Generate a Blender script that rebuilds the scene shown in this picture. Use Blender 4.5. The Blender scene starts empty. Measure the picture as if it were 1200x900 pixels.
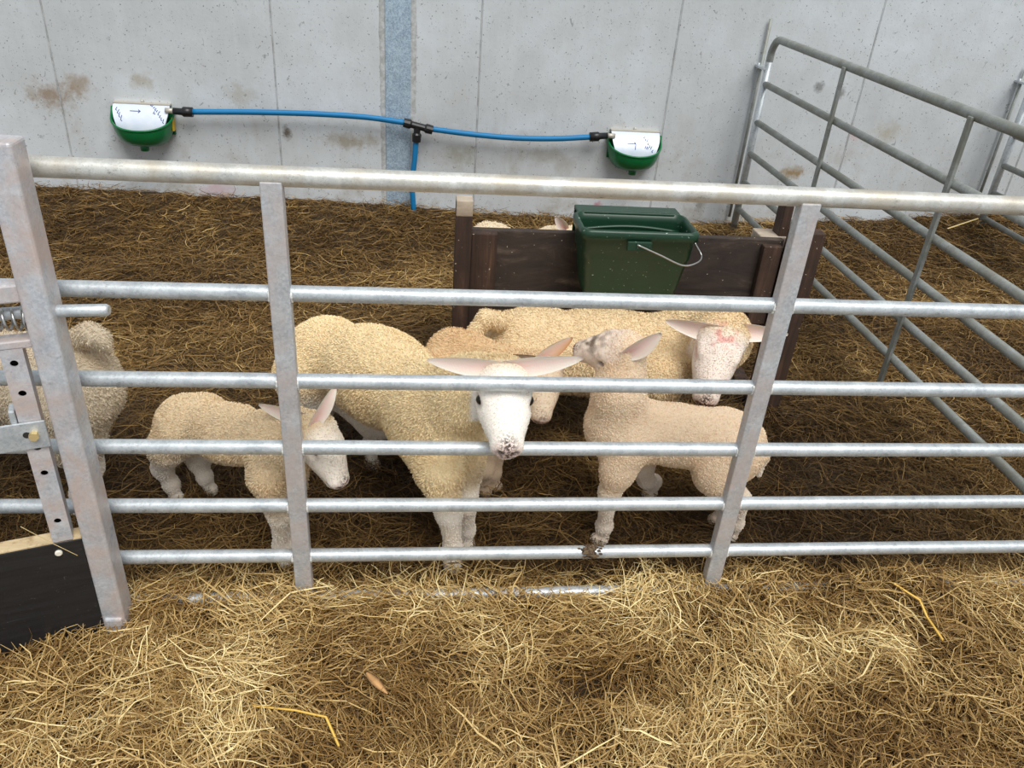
import bpy, bmesh, math, random
import numpy as np
from mathutils import Vector, Matrix
random.seed(7)
RNG = np.random.default_rng(11)
SC = bpy.context.scene
COL = SC.collection
A = np.array

# ------------------------------------------------------------------ camera
F, PITCH, ROLL, YAW = 947.06, .5285, .0802, .1336
CY, CZ = -1.5571, 1.5646
fw = A([math.sin(YAW)*math.cos(PITCH), math.cos(YAW)*math.cos(PITCH), -math.sin(PITCH)])
r0 = A([math.cos(YAW), -math.sin(YAW), 0.]); u0 = np.cross(r0, fw)
rt = math.cos(ROLL)*r0+math.sin(ROLL)*u0; up = -math.sin(ROLL)*r0+math.cos(ROLL)*u0
CAMP = A([0., CY, CZ])
def at(u, v, Y):
    """the point at depth Y that the photograph shows at (u, v)"""
    d = fw+(u-600)/F*rt-(v-450)/F*up
    return CAMP+(Y-CY)/d[1]*d
def nrm(v):
    v = A(v, float); return v/np.linalg.norm(v)

cd = bpy.data.cameras.new('camera'); co = bpy.data.objects.new('camera', cd); COL.objects.link(co)
cd.sensor_width = 36; cd.lens = 36*F/1200; cd.clip_start = .02
M = Matrix.Identity(4)
for i in range(3):
    M[i][0] = rt[i]; M[i][1] = up[i]; M[i][2] = -fw[i]; M[i][3] = CAMP[i]
co.matrix_world = M
SC.camera = co
SC.view_settings.view_transform = 'Standard'; SC.view_settings.look = 'None'
SC.view_settings.gamma = 1; SC.view_settings.use_curve_mapping = False
SC.view_settings.exposure = 0.0

# ------------------------------------------------------------------ object helpers
def link(name, mesh, mats=(), parent=None):
    o = bpy.data.objects.new(name, mesh); COL.objects.link(o)
    for m in (mats if isinstance(mats, (list, tuple)) else [mats]): mesh.materials.append(m)
    if parent is not None: o.parent = parent; o.matrix_parent_inverse = Matrix.Identity(4)
    return o
def tag(o, label=None, cat=None, group=None, kind=None):
    if label: o['label'] = label
    if cat: o['category'] = cat
    if group: o['group'] = group
    if kind: o['kind'] = kind
    return o
def empty(name, loc=(0, 0, 0), rz=0):
    o = bpy.data.objects.new(name, None); COL.objects.link(o); o.location = loc; o.rotation_euler = (0, 0, rz)
    o.empty_display_size = .1
    return o
def npmesh(name, V, Fc, smooth=True):
    V = np.asarray(V, np.float32); Fc = np.asarray(Fc, np.int32)
    me = bpy.data.meshes.new(name); k = Fc.shape[1]
    me.vertices.add(len(V)); me.vertices.foreach_set('co', V.ravel())
    me.loops.add(Fc.size); me.loops.foreach_set('vertex_index', Fc.ravel())
    me.polygons.add(len(Fc)); me.polygons.foreach_set('loop_start', np.arange(0, Fc.size, k, dtype=np.int32))
    me.update(calc_edges=True)
    if smooth: me.polygons.foreach_set('use_smooth', np.ones(len(Fc), bool))
    return me

class MB:
    """collects shapes, relative to an origin, into one mesh"""
    def __init__(s, org=(0, 0, 0)): s.bm = bmesh.new(); s.o = Vector(org)
    def box(s, lo, hi, bev=0., M=None, seg=2):
        lo = Vector(lo); hi = Vector(hi); c = (lo+hi)/2; d = hi-lo
        r = bmesh.ops.create_cube(s.bm, size=1.)
        vs = r['verts']
        for v in vs: v.co = Vector((v.co.x*d.x, v.co.y*d.y, v.co.z*d.z))+c
        if bev:
            es = list({e for v in vs for e in v.link_edges})
            g = bmesh.ops.bevel(s.bm, geom=es, offset=bev, segments=seg, profile=.5, affect='EDGES')
            vs = list({v for f in g['faces'] for v in f.verts}|{v for v in vs if v.is_valid})
        for v in vs:
            if M is not None: v.co = M@v.co
            v.co = v.co-s.o
        return s
    def tube(s, pts, rad, n=14, cap=True, smooth=True):
        pts = [Vector(p) for p in pts]; rads = rad if isinstance(rad, (list, tuple)) else [rad]*len(pts)
        rings = []; prev = None
        for i, p in enumerate(pts):
            a = pts[max(i-1, 0)]; b = pts[min(i+1, len(pts)-1)]; t = (b-a).normalized()
            if prev is None:
                x = t.orthogonal().normalized()
            else:
                x = (prev-t*prev.dot(t)).normalized()
            prev = x; y = t.cross(x)
            rings.append([s.bm.verts.new(p+(x*math.cos(2*math.pi*k/n)+y*math.sin(2*math.pi*k/n))*rads[i]-s.o) for k in range(n)])
        for i in range(len(rings)-1):
            for k in range(n):
                f = s.bm.faces.new((rings[i][k], rings[i][(k+1) % n], rings[i+1][(k+1) % n], rings[i+1][k])); f.smooth = smooth
        if cap:
            s.bm.faces.new(rings[0][::-1]); s.bm.faces.new(rings[-1])
        return s
    def pipe(s, pts, rad, th, n=20):     # open hollow tube
        a, b = Vector(pts[0]), Vector(pts[1]); d = (b-a).normalized()
        s.tube([a, b, b, b-d*.06], [rad, rad, rad-th, rad-th], n, True)
        return s
    def grid(s, P, smooth=True, closeu=False):
        P = np.asarray(P); n, m = P.shape[:2]
        vs = [[s.bm.verts.new(Vector(P[i, j])-s.o) for j in range(m)] for i in range(n)]
        for i in range(n-1):
            for j in range(m if closeu else m-1):
                f = s.bm.faces.new((vs[i][j], vs[i][(j+1) % m], vs[i+1][(j+1) % m], vs[i+1][j])); f.smooth = smooth
        return vs
    def build(s, name, mats, parent=None, loc=None):
        me = bpy.data.meshes.new(name)
        bmesh.ops.recalc_face_normals(s.bm, faces=s.bm.faces[:])
        s.bm.to_mesh(me); s.bm.free()
        o = link(name, me, mats, parent)
        if loc is not None: o.location = loc
        return o

# ------------------------------------------------------------------ materials
def srgb(r, g, b):
    f = lambda c: (c/255/12.92) if c/255 <= .04045 else ((c/255+.055)/1.055)**2.4
    return (f(r), f(g), f(b), 1)
class N:
    def __init__(s, name):
        s.m = bpy.data.materials.new(name); s.m.use_nodes = True; s.t = s.m.node_tree; s.t.nodes.clear()
        s.out = s.t.nodes.new('ShaderNodeOutputMaterial'); s.b = s.t.nodes.new('ShaderNodeBsdfPrincipled')
        s.t.links.new(s.b.outputs[0], s.out.inputs[0])
    def n(s, typ, ins=None, **kw):
        nd = s.t.nodes.new('ShaderNode'+typ)
        for k, v in kw.items(): setattr(nd, k, v)
        for k, v in (ins or {}).items(): s.set(nd.inputs[k], v)
        return nd
    def set(s, sock, v):
        if isinstance(v, bpy.types.NodeSocket): s.t.links.new(v, sock)
        elif isinstance(v, bpy.types.Node): s.t.links.new(v.outputs[0], sock)
        else: sock.default_value = v
    def coord(s, k='Object', scale=(1, 1, 1), loc=(0, 0, 0)):
        tc = s.n('TexCoord'); mp = s.n('Mapping', {'Vector': tc.outputs[k], 'Scale': scale, 'Location': loc}); return mp.outputs[0]
    def noise(s, co, sc, det=3, rough=.55, dist=0.):
        return s.n('TexNoise', {'Vector': co, 'Scale': sc, 'Detail': det, 'Roughness': rough, 'Distortion': dist}).outputs['Fac']
    def ramp(s, f, stops, interp='LINEAR'):
        r = s.n('ValToRGB', {'Fac': f}); e = r.color_ramp.elements; r.color_ramp.interpolation = interp
        while len(e) > 1: e.remove(e[-1])
        e[0].position = stops[0][0]; e[0].color = stops[0][1]
        for p, c in stops[1:]:
            x = e.new(p); x.color = c
        return r.outputs[0]
    def mix(s, f, a, b, mode='MIX'):
        m = s.n('Mix', data_type='RGBA', blend_type=mode)
        s.set(m.inputs[0], f); s.set(m.inputs[6], a); s.set(m.inputs[7], b); return m.outputs[2]
    def math(s, op, a, b=0., c=None, clamp=False):
        m = s.n('Math', operation=op, use_clamp=clamp); s.set(m.inputs[0], a); s.set(m.inputs[1], b)
        if c is not None: s.set(m.inputs[2], c)
        return m.outputs[0]
    def bump(s, h, st=.3, d=.005):
        s.set(s.b.inputs['Normal'], s.n('Bump', {'Height': h, 'Strength': st, 'Distance': d}).outputs[0])
    def p(s, **kw):
        for k, v in kw.items():
            s.set(s.b.inputs[{'color': 'Base Color', 'rough': 'Roughness', 'metal': 'Metallic', 'spec': 'Specular IOR Level'}[k]], v)
        return s.m
W = (1, 1, 1, 1); K = (0, 0, 0, 1)
def g(v): return (v, v, v, 1)

def galv(name, base, warm=None, metal=.55, rough=.42, dirt=.25, spangle=1.):
    a = N(name); co = a.coord()
    vo_ = a.n('TexVoronoi', {'Vector': co, 'Scale': 190., 'Randomness': 1.}).outputs['Color']
    vor = a.n('CombineColor'); v1 = a.n('SeparateColor', {0: vo_}).outputs[0]
    for k in range(3): a.set(vor.inputs[k], v1)
    vor = vor.outputs[0]
    big = a.noise(co, 22., 4, .6); fine = a.noise(co, 320., 3, .7)
    c = a.mix(a.ramp(big, [(.3, K), (.7, W)]), A(base)*A([.82, .83, .85, 1]), A(base)*A([1.12, 1.12, 1.12, 1]))
    c = a.mix(a.math('MULTIPLY', .13*spangle, 1.), c, vor, 'OVERLAY')
    if warm is not None: c = a.mix(a.ramp(a.noise(co, 9., 4, .6, .5), [(.42, K), (.62, g(.75))]), c, warm)
    c = a.mix(a.math('MULTIPLY', a.ramp(fine, [(.58, K), (.72, W)]), dirt), c, srgb(96, 84, 66))
    pit = a.ramp(a.noise(a.coord(scale=(.45, 1, 1)), 42., 6, .8), [(.60, K), (.70, W)])
    c = a.mix(a.math('MULTIPLY', pit, dirt*1.3), c, srgb(86, 74, 58))
    a.p(color=c, metal=metal, rough=a.n('MapRange', {'Value': big, 'To Min': rough-.08, 'To Max': rough+.15}).outputs[0])
    a.bump(a.math('ADD', fine, a.math('MULTIPLY', big, 2.)), .18, .002)
    return a.m
M_GALV = galv('galvanised_tube', srgb(200, 206, 209), dirt=.4)
M_GALVT = galv('galvanised_top_tube', srgb(214, 214, 208), srgb(196, 186, 168), dirt=.45)
M_FLAT = galv('galvanised_bar', srgb(190, 192, 194), srgb(200, 186, 180), metal=.35, rough=.5, dirt=.2)
M_POST = galv('weathered_zinc', srgb(196, 199, 204), srgb(205, 183, 172), metal=.3, rough=.48, dirt=.3)
M_OLD = galv('dull_zinc', srgb(158, 162, 158), srgb(132, 132, 120), metal=.35, rough=.55, dirt=.35, spangle=.6)
M_COL = galv('spangled_steel', srgb(172, 192, 208), metal=.3, rough=.45, dirt=.12, spangle=2.2)
def weldmat():
    a = N('weld_metal'); a.bump(a.noise(a.coord(), 160., 3), .6, .004)
    return a.p(color=srgb(226, 226, 222), metal=.2, rough=.45)
M_WELD = weldmat()
def plain(name, col, rough=.5, metal=0., bump=0., bs=200., var=.12):
    a = N(name); co = a.coord(); f = a.noise(co, bs*.12, 4)
    c = a.mix(f, A(col)*A([1-var]*3+[1]), A(col)*A([1+var]*3+[1]))
    if bump: a.bump(a.noise(co, bs, 3), bump, .002)
    return a.p(color=c, rough=rough, metal=metal)
M_BLACK = plain('black_plastic', srgb(26, 27, 29), .38)
M_BLUE = plain('blue_polythene', srgb(2, 116, 172), .55, var=.06)
M_STEEL = plain('bright_steel', srgb(180, 180, 178), .3, .9)
M_BRASS = plain('brass_pin', srgb(220, 196, 140), .4, .5)
M_HOLE = plain('hole_shadow_steel', srgb(40, 38, 36), .8)  # near-black colour painted as the shade inside holes and slot
M_YEL = plain('yellow_sticker', srgb(196, 160, 30), .5)
M_INK = plain('blue_ink', srgb(62, 84, 150), .6)
M_SCREW = plain('white_cap', srgb(236, 230, 216), .5)

def wallmat():
    a = N('cast_concrete'); co = a.coord()
    big = a.noise(co, 1.3, 5, .6); med = a.noise(co, 7., 5, .6)
    stre = a.noise(a.coord(scale=(22, 22, .9)), 1., 4, .6)
    c = a.ramp(big, [(.3, srgb(186, 190, 192)), (.5, srgb(200, 205, 209)), (.7, srgb(212, 219, 225))])
    c = a.mix(a.ramp(med, [(.35, g(.35)), (.65, K)]), c, srgb(182, 184, 183))
    c = a.mix(a.math('MULTIPLY', a.ramp(stre, [(.45, K), (.75, W)]), .25), c, srgb(210, 216, 220))
    # air holes and flecks
    for sc, th, col, am in ((85., .16, (92, 92, 90), .6), (40., .13, (84, 82, 78), .7), (19., .055, (70, 66, 60), .8)):
        v = a.n('TexVoronoi', {'Vector': co, 'Scale': sc, 'Randomness': 1.})
        sep = a.n('SeparateColor', {0: v.outputs['Color']})
        keep = a.math('GREATER_THAN', sep.outputs[0], .62)
        m = a.math('MULTIPLY', a.math('LESS_THAN', v.outputs['Distance'], th), keep)
        c = a.mix(a.math('MULTIPLY', m, am), c, srgb(*col))
    fk = a.ramp(a.noise(a.coord(scale=(1., 1., .8)), 48., 3, .6, .8), [(.66, K), (.70, W)])
    c = a.mix(a.math('MULTIPLY', fk, .55), c, srgb(112, 110, 106))
    fk = a.ramp(a.noise(a.coord(scale=(1.5, 1., 1.), loc=(3, 1, 2)), 24., 4, .7, 1.2), [(.68, K), (.72, W)])
    c = a.mix(a.math('MULTIPLY', fk, .6), c, srgb(98, 94, 86))
    # slurry spatter, thicker low down
    geo = a.n('NewGeometry'); sx = a.n('SeparateXYZ', {0: geo.outputs['Position']})
    low = a.n('MapRange', {'Value': sx.outputs[2], 'From Min': .75, 'From Max': .1, 'To Min': 0., 'To Max': 1.}).outputs[0]
    sp = a.ramp(a.noise(co, 4.2, 8, .68, .3), [(.53, K), (.68, W)])
    c = a.mix(a.math('MULTIPLY', a.math('MULTIPLY', sp, low), .55), c, srgb(150, 138, 118))
    def blot(x, z, rx, rz, col, am):
        nonlocal c
        dx = a.math('DIVIDE', a.math('SUBTRACT', sx.outputs[0], x), rx); dz = a.math('DIVIDE', a.math('SUBTRACT', sx.outputs[2], z), rz)
        d = a.math('SQRT', a.math('ADD', a.math('MULTIPLY', dx, dx), a.math('MULTIPLY', dz, dz)))
        d = a.math('ADD', d, a.math('MULTIPLY', a.math('SUBTRACT', a.noise(co, 16., 6, .75), .5), 3.))
        mk = a.n('MapRange', {'Value': d, 'From Min': 1.1, 'From Max': .2, 'To Min': 0., 'To Max': am}); c = a.mix(mk.outputs[0], c, srgb(*col))
    for px, py, rx, rz, col, am in ((62, 112, .13, .08, (140, 118, 92), .8), (90, 100, .09, .07, (150, 130, 105), .7), (165, 95, .08, .05, (160, 150, 128), .6),
                            (280, 112, .09, .06, (160, 152, 134), .5), (410, 165, .17, .05, (148, 136, 112), .7), (336, 155, .03, .04, (90, 78, 62), .9),
                            (540, 180, .12, .07, (150, 144, 122), .55), (640, 182, .15, .05, (156, 150, 134), .5), (928, 202, .09, .04, (146, 122, 80), .9),
                            (1040, 155, .1, .06, (168, 160, 140), .6), (1000, 158, .05, .04, (205, 160, 160), .5), (700, 240, .03, .03, (190, 120, 140), .8),
                            (255, 222, .12, .05, (196, 160, 168), .6), (820, 240, .04, .06, (120, 108, 90), .6), (985, 108, .03, .04, (120, 120, 118), .8), (960, 102, .03, .03, (110, 110, 108), .7)):
        q = at(px, py, 3.05); blot(q[0], q[2], rx, rz, col, am)
    # damp line beside the stanchion
    a.p(color=c, rough=.85)
    a.bump(a.math('ADD', a.noise(co, 60., 5, .7), a.math('MULTIPLY', med, 2.)), .25, .004)
    return a.m
M_WALL = wallmat()
def jointmat():
    a = N('joint_mortar'); co = a.coord()
    a.bump(a.noise(co, 80., 4, .7), .6, .006)
    return a.p(color=a.ramp(a.noise(co, 14., 5, .7), [(.35, srgb(150, 152, 150)), (.6, srgb(190, 193, 194))]), rough=.9)
M_JOINT = jointmat()

def hayramp(name, lo, mid, hi, top, base=False):
    a = N(name)
    at_ = a.n('Attribute', attribute_name='tint'); f = at_.outputs['Fac']
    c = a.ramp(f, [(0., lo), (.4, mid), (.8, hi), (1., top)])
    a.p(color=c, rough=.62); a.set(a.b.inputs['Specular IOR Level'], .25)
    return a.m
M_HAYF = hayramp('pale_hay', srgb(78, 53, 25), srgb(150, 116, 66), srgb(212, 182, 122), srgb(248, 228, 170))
M_HAYB = hayramp('trampled_hay', srgb(52, 37, 18), srgb(104, 78, 42), srgb(152, 121, 72), srgb(210, 180, 122))  # trampled brown, with the shade inside the pen also put into the colour
def soil():
    a = N('matted_bedding'); co = a.coord()
    f = a.noise(a.coord(scale=(1, 2.2, 1)), 46., 6, .75, 1.5)
    a.bump(f, .9, .02)
    return a.p(color=a.ramp(f, [(.3, srgb(30, 21, 11)), (.5, srgb(72, 53, 27)), (.68, srgb(118, 92, 52))]), rough=.9)
M_SOIL = soil()
M_STALK = plain('golden_stalk', srgb(236, 192, 92), .5, var=.2)
M_LEAF = plain('dry_leaf', srgb(196, 150, 98), .7, var=.25)
M_LEAF2 = plain('pale_stalk', srgb(214, 190, 132), .6, var=.2)

def coatmat(name, fuzz=False):
    a = N(name); co = a.coord()
    c = a.n('Attribute', attribute_name='coat').outputs['Color']
    w = a.n('Attribute', attribute_name='wool').outputs['Fac']
    nz = a.n('Attribute', attribute_name='nose').outputs['Fac']
    f1 = a.noise(co, 210., 4, .7, .6); f2 = a.noise(co, 60., 4, .65)
    vor = a.n('TexVoronoi', {'Vector': co, 'Scale': 170.}).outputs['Distance']
    k = a.ramp(f1, [(.34, g(.74)), (.5, g(.98)), (.7, g(1.))])
    c2 = a.mix(a.math('MULTIPLY', w, .6), c, a.mix(1., c, k, 'MULTIPLY'))
    c2 = a.mix(a.math('MULTIPLY', a.ramp(f2, [(.5, K), (.75, W)]), a.math('MULTIPLY', w, .3)), c2, a.mix(1., c2, srgb(222, 204, 180), 'MULTIPLY'))
    fleck = a.ramp(a.noise(co, 95., 3, .5), [(.72, K), (.76, W)])
    c2 = a.mix(a.math('MULTIPLY', fleck, a.math('MULTIPLY', w, .6)), c2, srgb(110, 88, 62))
    spots = a.ramp(a.noise(co, 150., 5, .75), [(.46, K), (.52, W)])
    c2 = a.mix(a.math('MULTIPLY', a.math('MULTIPLY', spots, nz), .92), c2, srgb(52, 42, 38))
    a.p(color=c2, rough=.85); a.set(a.b.inputs['Specular IOR Level'], .15)
    a.set(a.b.inputs['Subsurface Weight'], .12); a.b.inputs['Subsurface Radius'].default_value = (.02, .01, .006); a.b.inputs['Subsurface Scale'].default_value = .3
    h = a.math('MULTIPLY', a.math('ADD', a.math('MULTIPLY', f1, 1.), a.math('MULTIPLY', vor, .8)), a.math('ADD', a.math('MULTIPLY', w, .9), .12))
    a.bump(h, .7, .006)
    return a.m
M_COAT = coatmat('sheep_coat')
def woolmat():
    a = N('wool_fibre'); c = a.n('Attribute', attribute_name='coat').outputs['Color']
    a.set(a.b.inputs['Specular IOR Level'], .15)
    return a.p(color=c, rough=.8)
M_WOOL = woolmat()
def earmat():
    a = N('ear_skin'); c = a.n('Attribute', attribute_name='coat').outputs['Color']; a.set(a.b.inputs['Specular IOR Level'], .2)
    a.set(a.b.inputs['Subsurface Weight'], .25); a.b.inputs['Subsurface Radius'].default_value = (.02, .008, .005); a.b.inputs['Subsurface Scale'].default_value = .3
    a.bump(a.noise(a.coord(), 260., 3), .3, .002)
    return a.p(color=c, rough=.7)
M_EAR = earmat()
def eyemat():
    a = N('sheep_eye'); return a.p(color=srgb(30, 22, 16), rough=.12)
M_EYE = eyemat()

def woodmat(name, dark, mid, pale, along='z'):
    a = N(name); s = {'z': (30, 30, 2.2), 'x': (5, 16, 16)}[along]
    co = a.coord(scale=s); f = a.noise(co, 1., 6, .65, .8); w = a.noise(a.coord(), 7., 5, .7)
    c = a.ramp(f, [(.3, dark), (.55, mid), (.78, pale)])
    c = a.mix(a.ramp(w, [(.4, K), (.7, g(.7))]), c, dark)
    sp = a.ramp(a.noise(a.coord(), 120., 2, .5), [(.74, K), (.77, W)])
    c = a.mix(sp, c, srgb(205, 190, 160))
    a.bump(f, .5, .004)
    return a.p(color=c, rough=.75)
M_WOODX = woodmat('dark_board', srgb(38, 30, 26), srgb(62, 50, 43), srgb(118, 102, 88), 'x')
M_WOODZ = woodmat('brown_timber', srgb(40, 27, 20), srgb(70, 49, 37), srgb(112, 82, 62))
M_ENDG = woodmat('pale_timber', srgb(140, 124, 106), srgb(184, 170, 152), srgb(212, 202, 186), 'x')
def boardmat():
    a = N('black_faced_board'); co = a.coord(scale=(6, 6, 40)); f = a.noise(a.coord(scale=(5, 5, 60)), 1., 5, .7, .4)
    c = a.ramp(f, [(.4, srgb(30, 30, 32)), (.68, srgb(40, 41, 44)), (.74, srgb(76, 76, 78))])
    d = a.ramp(a.noise(a.coord(), 130., 3, .6), [(.68, K), (.74, g(.6))])
    return a.p(color=a.mix(d, c, srgb(96, 92, 88)), rough=.42)
M_BOARD = boardmat()
def ply():
    a = N('plywood_edge'); f = a.noise(a.coord(scale=(3, 30, 60)), 1., 5, .7)
    d = a.ramp(a.noise(a.coord(), 30., 5, .7), [(.5, K), (.66, g(.8))])
    return a.p(color=a.mix(d, a.ramp(f, [(.3, srgb(176, 150, 112)), (.7, srgb(216, 196, 158))]), srgb(150, 118, 74)), rough=.8)
M_PLY = ply()
def bucketmat():
    a = N('green_plastic'); co = a.coord()
    s = a.ramp(a.noise(co, 130., 2, .5, .6), [(.71, K), (.745, W)]); d = a.noise(co, 14., 4, .6)
    c = a.mix(d, srgb(16, 50, 33), srgb(24, 64, 44))
    return a.p(color=a.mix(s, c, srgb(190, 200, 180)), rough=.38)
M_BUCK = bucketmat()
M_BOWL = plain('green_enamel', srgb(10, 108, 58), .3, var=.15)
def film():
    a = N('film_covered_steel'); co = a.coord(); f = a.noise(co, 22., 4)
    a.bump(f, .3, .003)
    return a.p(color=a.mix(f, srgb(198, 212, 232), srgb(232, 236, 244)), rough=.35, metal=.1)
M_FILM = film()
M_PLATE = plain('dusty_steel', srgb(196, 190, 178), .5, .4)

# ------------------------------------------------------------------ noise for numpy
def vnoise(P, sc, seed=0):
    P = np.asarray(P, np.float64)*sc+seed*17.31; i = np.floor(P).astype(np.int64); f = P-i; f = f*f*(3-2*f)
    def h(a, b, c):
        n = (a*73856093) ^ (b*19349663) ^ (c*83492791) ^ (seed*2654435)
        n = (n ^ (n >> 13))*1274126177 & 0x7fffffff
        n = (n ^ (n >> 16)) & 0xffff
        return n/65535.
    x, y, z = i[..., 0], i[..., 1], i[..., 2]; u, v, w = f[..., 0], f[..., 1], f[..., 2]
    r = 0
    for a in (0, 1):
        for b in (0, 1):
            for c in (0, 1):
                r = r+h(x+a, y+b, z+c)*(u if a else 1-u)*(v if b else 1-v)*(w if c else 1-w)
    return r
def n2(x, y, sc, seed=0):
    return vnoise(np.stack([x, y, np.zeros_like(x)], -1), sc, seed)

# ------------------------------------------------------------------ ground and hay
def ground(x, y):
    x = np.asarray(x, float); y = np.asarray(y, float)
    h = -.035+(n2(x, y, 2.2, 3)-.5)*.05+(n2(x, y, 6.5, 4)-.5)*.03
    front = np.clip((.02-y)/.12, 0, 1); front = front*front*(3-2*front)
    inn = np.clip((y-.02)/.2, 0, 1)
    h = h+front*.020+inn*.004
    near = np.exp(-((y+.005)/.085)**2)
    h = h+near*np.interp(x, [-.62, -.54, -.16, -.06, .0, .08, .38, .52, .70], [.034, .014, .014, .026, .026, .011, .012, .026, .048])
    h = h+(n2(x, y, 13., 41)-.5)*.034*np.clip((.10-y)/.15, 0, 1)
    wall = np.clip((y-2.5)/.5, 0, 1)
    wh = np.interp(x, [-1.9, -.9, -.2, .3, 1.7, 2.6, 3.9], [.08, .06, .05, .02, -.0, .06, .15])
    h = h*(1-wall*.6)+wall*(wh+.01)
    # a scraped hollow in the hay in front of the hurdle
    h = h-.085*np.exp(-(((x-.44)/.18)**2+((y+.28)/.10)**2))
    return h
xs = np.arange(-4.4, 5.9, .025); ys = np.arange(-1.3, 3.06, .025)
GX, GY = np.meshgrid(xs, ys, indexing='ij')
GZ = ground(GX, GY)+(n2(GX, GY, 28., 8)-.5)*.02
nx, ny = GX.shape
V = np.stack([GX, GY, GZ], -1).reshape(-1, 3)
I = np.arange(nx*ny).reshape(nx, ny)
Fq = np.stack([I[:-1, :-1], I[1:, :-1], I[1:, 1:], I[:-1, 1:]], -1).reshape(-1, 4)
tag(link('floor', npmesh('floor', V, Fq), M_SOIL), kind='structure')

def strands(name, mat, x, y, length, width, lift, tint, seed, flat=.25, parent=None, flow=None, zoff=None):
    rg = np.random.default_rng(seed); n = len(x); S = 5
    th = rg.uniform(0, 2*np.pi, n)
    if flow is not None:
        m = rg.random(n) < .55; fl = n2(x, y, 3.5, seed)*2*np.pi*1.6; th[m] = fl[m]+rg.normal(0, .5, m.sum())
    curv = rg.normal(0, 1., n)*1.3; curl = rg.random(n) < .25; curv[curl] *= 2.4
    curv2 = rg.normal(0, .6, n)
    el = rg.normal(0, flat, n)
    P = np.zeros((n, S, 3)); D = np.zeros((n, S, 3))
    z0 = ground(x, y)+lift
    P[:, 0] = np.stack([x, y, z0], -1)
    step = length/(S-1)
    for k in range(S):
        t = k/(S-1)-.5
        a = th+curv*t+curv2*np.sin(3*t*np.pi); e = el-t*rg.normal(0, .5, n)*.8
        D[:, k] = np.stack([np.cos(a)*np.cos(e), np.sin(a)*np.cos(e), np.sin(e)], -1)
        if k: P[:, k] = P[:, k-1]+(D[:, k]+D[:, k-1])*.5*step[:, None]
    P -= (P[:, 2:3]-P[:, 0:1])                       # centre on its seed point
    gz = ground(P[..., 0], P[..., 1]); P[..., 2] = np.maximum(P[..., 2], gz+.002+lift[:, None]*.25)
    P[..., 1] = np.minimum(P[..., 1], 3.035)
    roll = rg.normal(0, .7, n)
    side = np.cross(D, A([0, 0, 1.])); side /= np.linalg.norm(side, axis=-1, keepdims=True)+1e-9
    upv = np.cross(side, D)
    w = (side*np.cos(roll)[:, None, None]+upv*np.sin(roll)[:, None, None])*(width[:, None, None]*.5)
    tap = A([.6, 1, 1, .9, .35])[None, :, None]; w = w*tap
    V = np.stack([P-w, P+w], 2).reshape(-1, 3)      # n,S,2
    b = (np.arange(n)*S*2)[:, None]; k = np.arange(S-1)[None, :]*2
    Fc = np.stack([b+k, b+k+1, b+k+3, b+k+2], -1).reshape(-1, 4)
    me = npmesh(name, V, Fc, smooth=False)
    at_ = me.attributes.new('tint', 'FLOAT', 'POINT'); at_.data.foreach_set('value', np.repeat(tint, S*2).astype(np.float32))
    return link(name, me, mat, parent)
def scatter(n, x0, x1, y0, y1, rg, dens=None):
    x = rg.uniform(x0, x1, n); y = rg.uniform(y0, y1, n)
    if dens is not None:
        k = rg.random(n) < dens(x, y); x = x[k]; y = y[k]
    return x, y
def hay_front():
    rg = np.random.default_rng(21)
    def dens(x, y):
        edge = np.clip((.10-y)/.12, 0, 1)
        lim = np.clip(1.1-(np.abs(x-.25)-1.2-(y+.62)*1.2)*1.2, .3, 1)
        pit = 1-.85*np.exp(-(((x-.44)/.14)**2+((y+.28)/.08)**2))
        clump = .55+.45*np.clip((n2(x, y, 9., 31)-.3)*3, 0, 1)
        return edge*lim*pit*clump
    x, y = scatter(165000, -2.4, 3.0, -.95, .12, rg, dens)
    n = len(x)
    L = rg.gamma(3.6, .021, n)+.02; wd = rg.uniform(.0010, .0030, n)
    big = rg.random(n) < .03; L[big] += .09; wd[big] = rg.uniform(.0028, .0044, big.sum())
    lift = rg.random(n)**1.2*.042*(.5+1.*n2(x, y, 7., 9))
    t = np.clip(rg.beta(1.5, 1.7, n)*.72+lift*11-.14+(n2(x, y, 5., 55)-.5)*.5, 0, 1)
    pit = np.exp(-(((x-.44)/.15)**2+((y+.28)/.085)**2)); t *= 1-.8*pit*(rg.random(n) < .85)
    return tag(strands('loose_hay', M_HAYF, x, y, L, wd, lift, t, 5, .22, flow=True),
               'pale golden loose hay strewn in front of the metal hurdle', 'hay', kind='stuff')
def hay_back():
    rg = np.random.default_rng(22)
    def dens(x, y):
        d = np.clip(1.15-.19*y, .35, 1)
        lim = np.clip(1.2-np.maximum(-1.25-.42*y-x, x-2.0-.85*y)*1.1, .3, 1)
        clump = .5+.5*np.clip((n2(x, y, 8., 33)-.34)*3.4, 0, 1)
        return d*lim*clump*np.clip((y+.02)/.08, 0, 1)
    x, y = scatter(400000, -4.2, 5.3, -.02, 3.03, rg, dens)
    n = len(x)
    L = rg.gamma(4., .019, n)+.025; wd = rg.uniform(.0012, .0029, n)*(1+.12*y)
    big = rg.random(n) < .03; L[big] += .07; wd[big] *= 1.3
    lift = rg.random(n)**1.5*.035*(.5+.9*n2(x, y, 4., 12))
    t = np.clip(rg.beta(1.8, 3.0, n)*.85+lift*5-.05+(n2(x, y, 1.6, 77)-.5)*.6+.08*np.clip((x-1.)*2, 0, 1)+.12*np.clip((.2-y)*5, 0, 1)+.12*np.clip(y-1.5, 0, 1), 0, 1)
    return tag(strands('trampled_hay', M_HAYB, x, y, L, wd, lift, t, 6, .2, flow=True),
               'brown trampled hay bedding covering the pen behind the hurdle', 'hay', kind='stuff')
hay_front(); hay_back()
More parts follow.
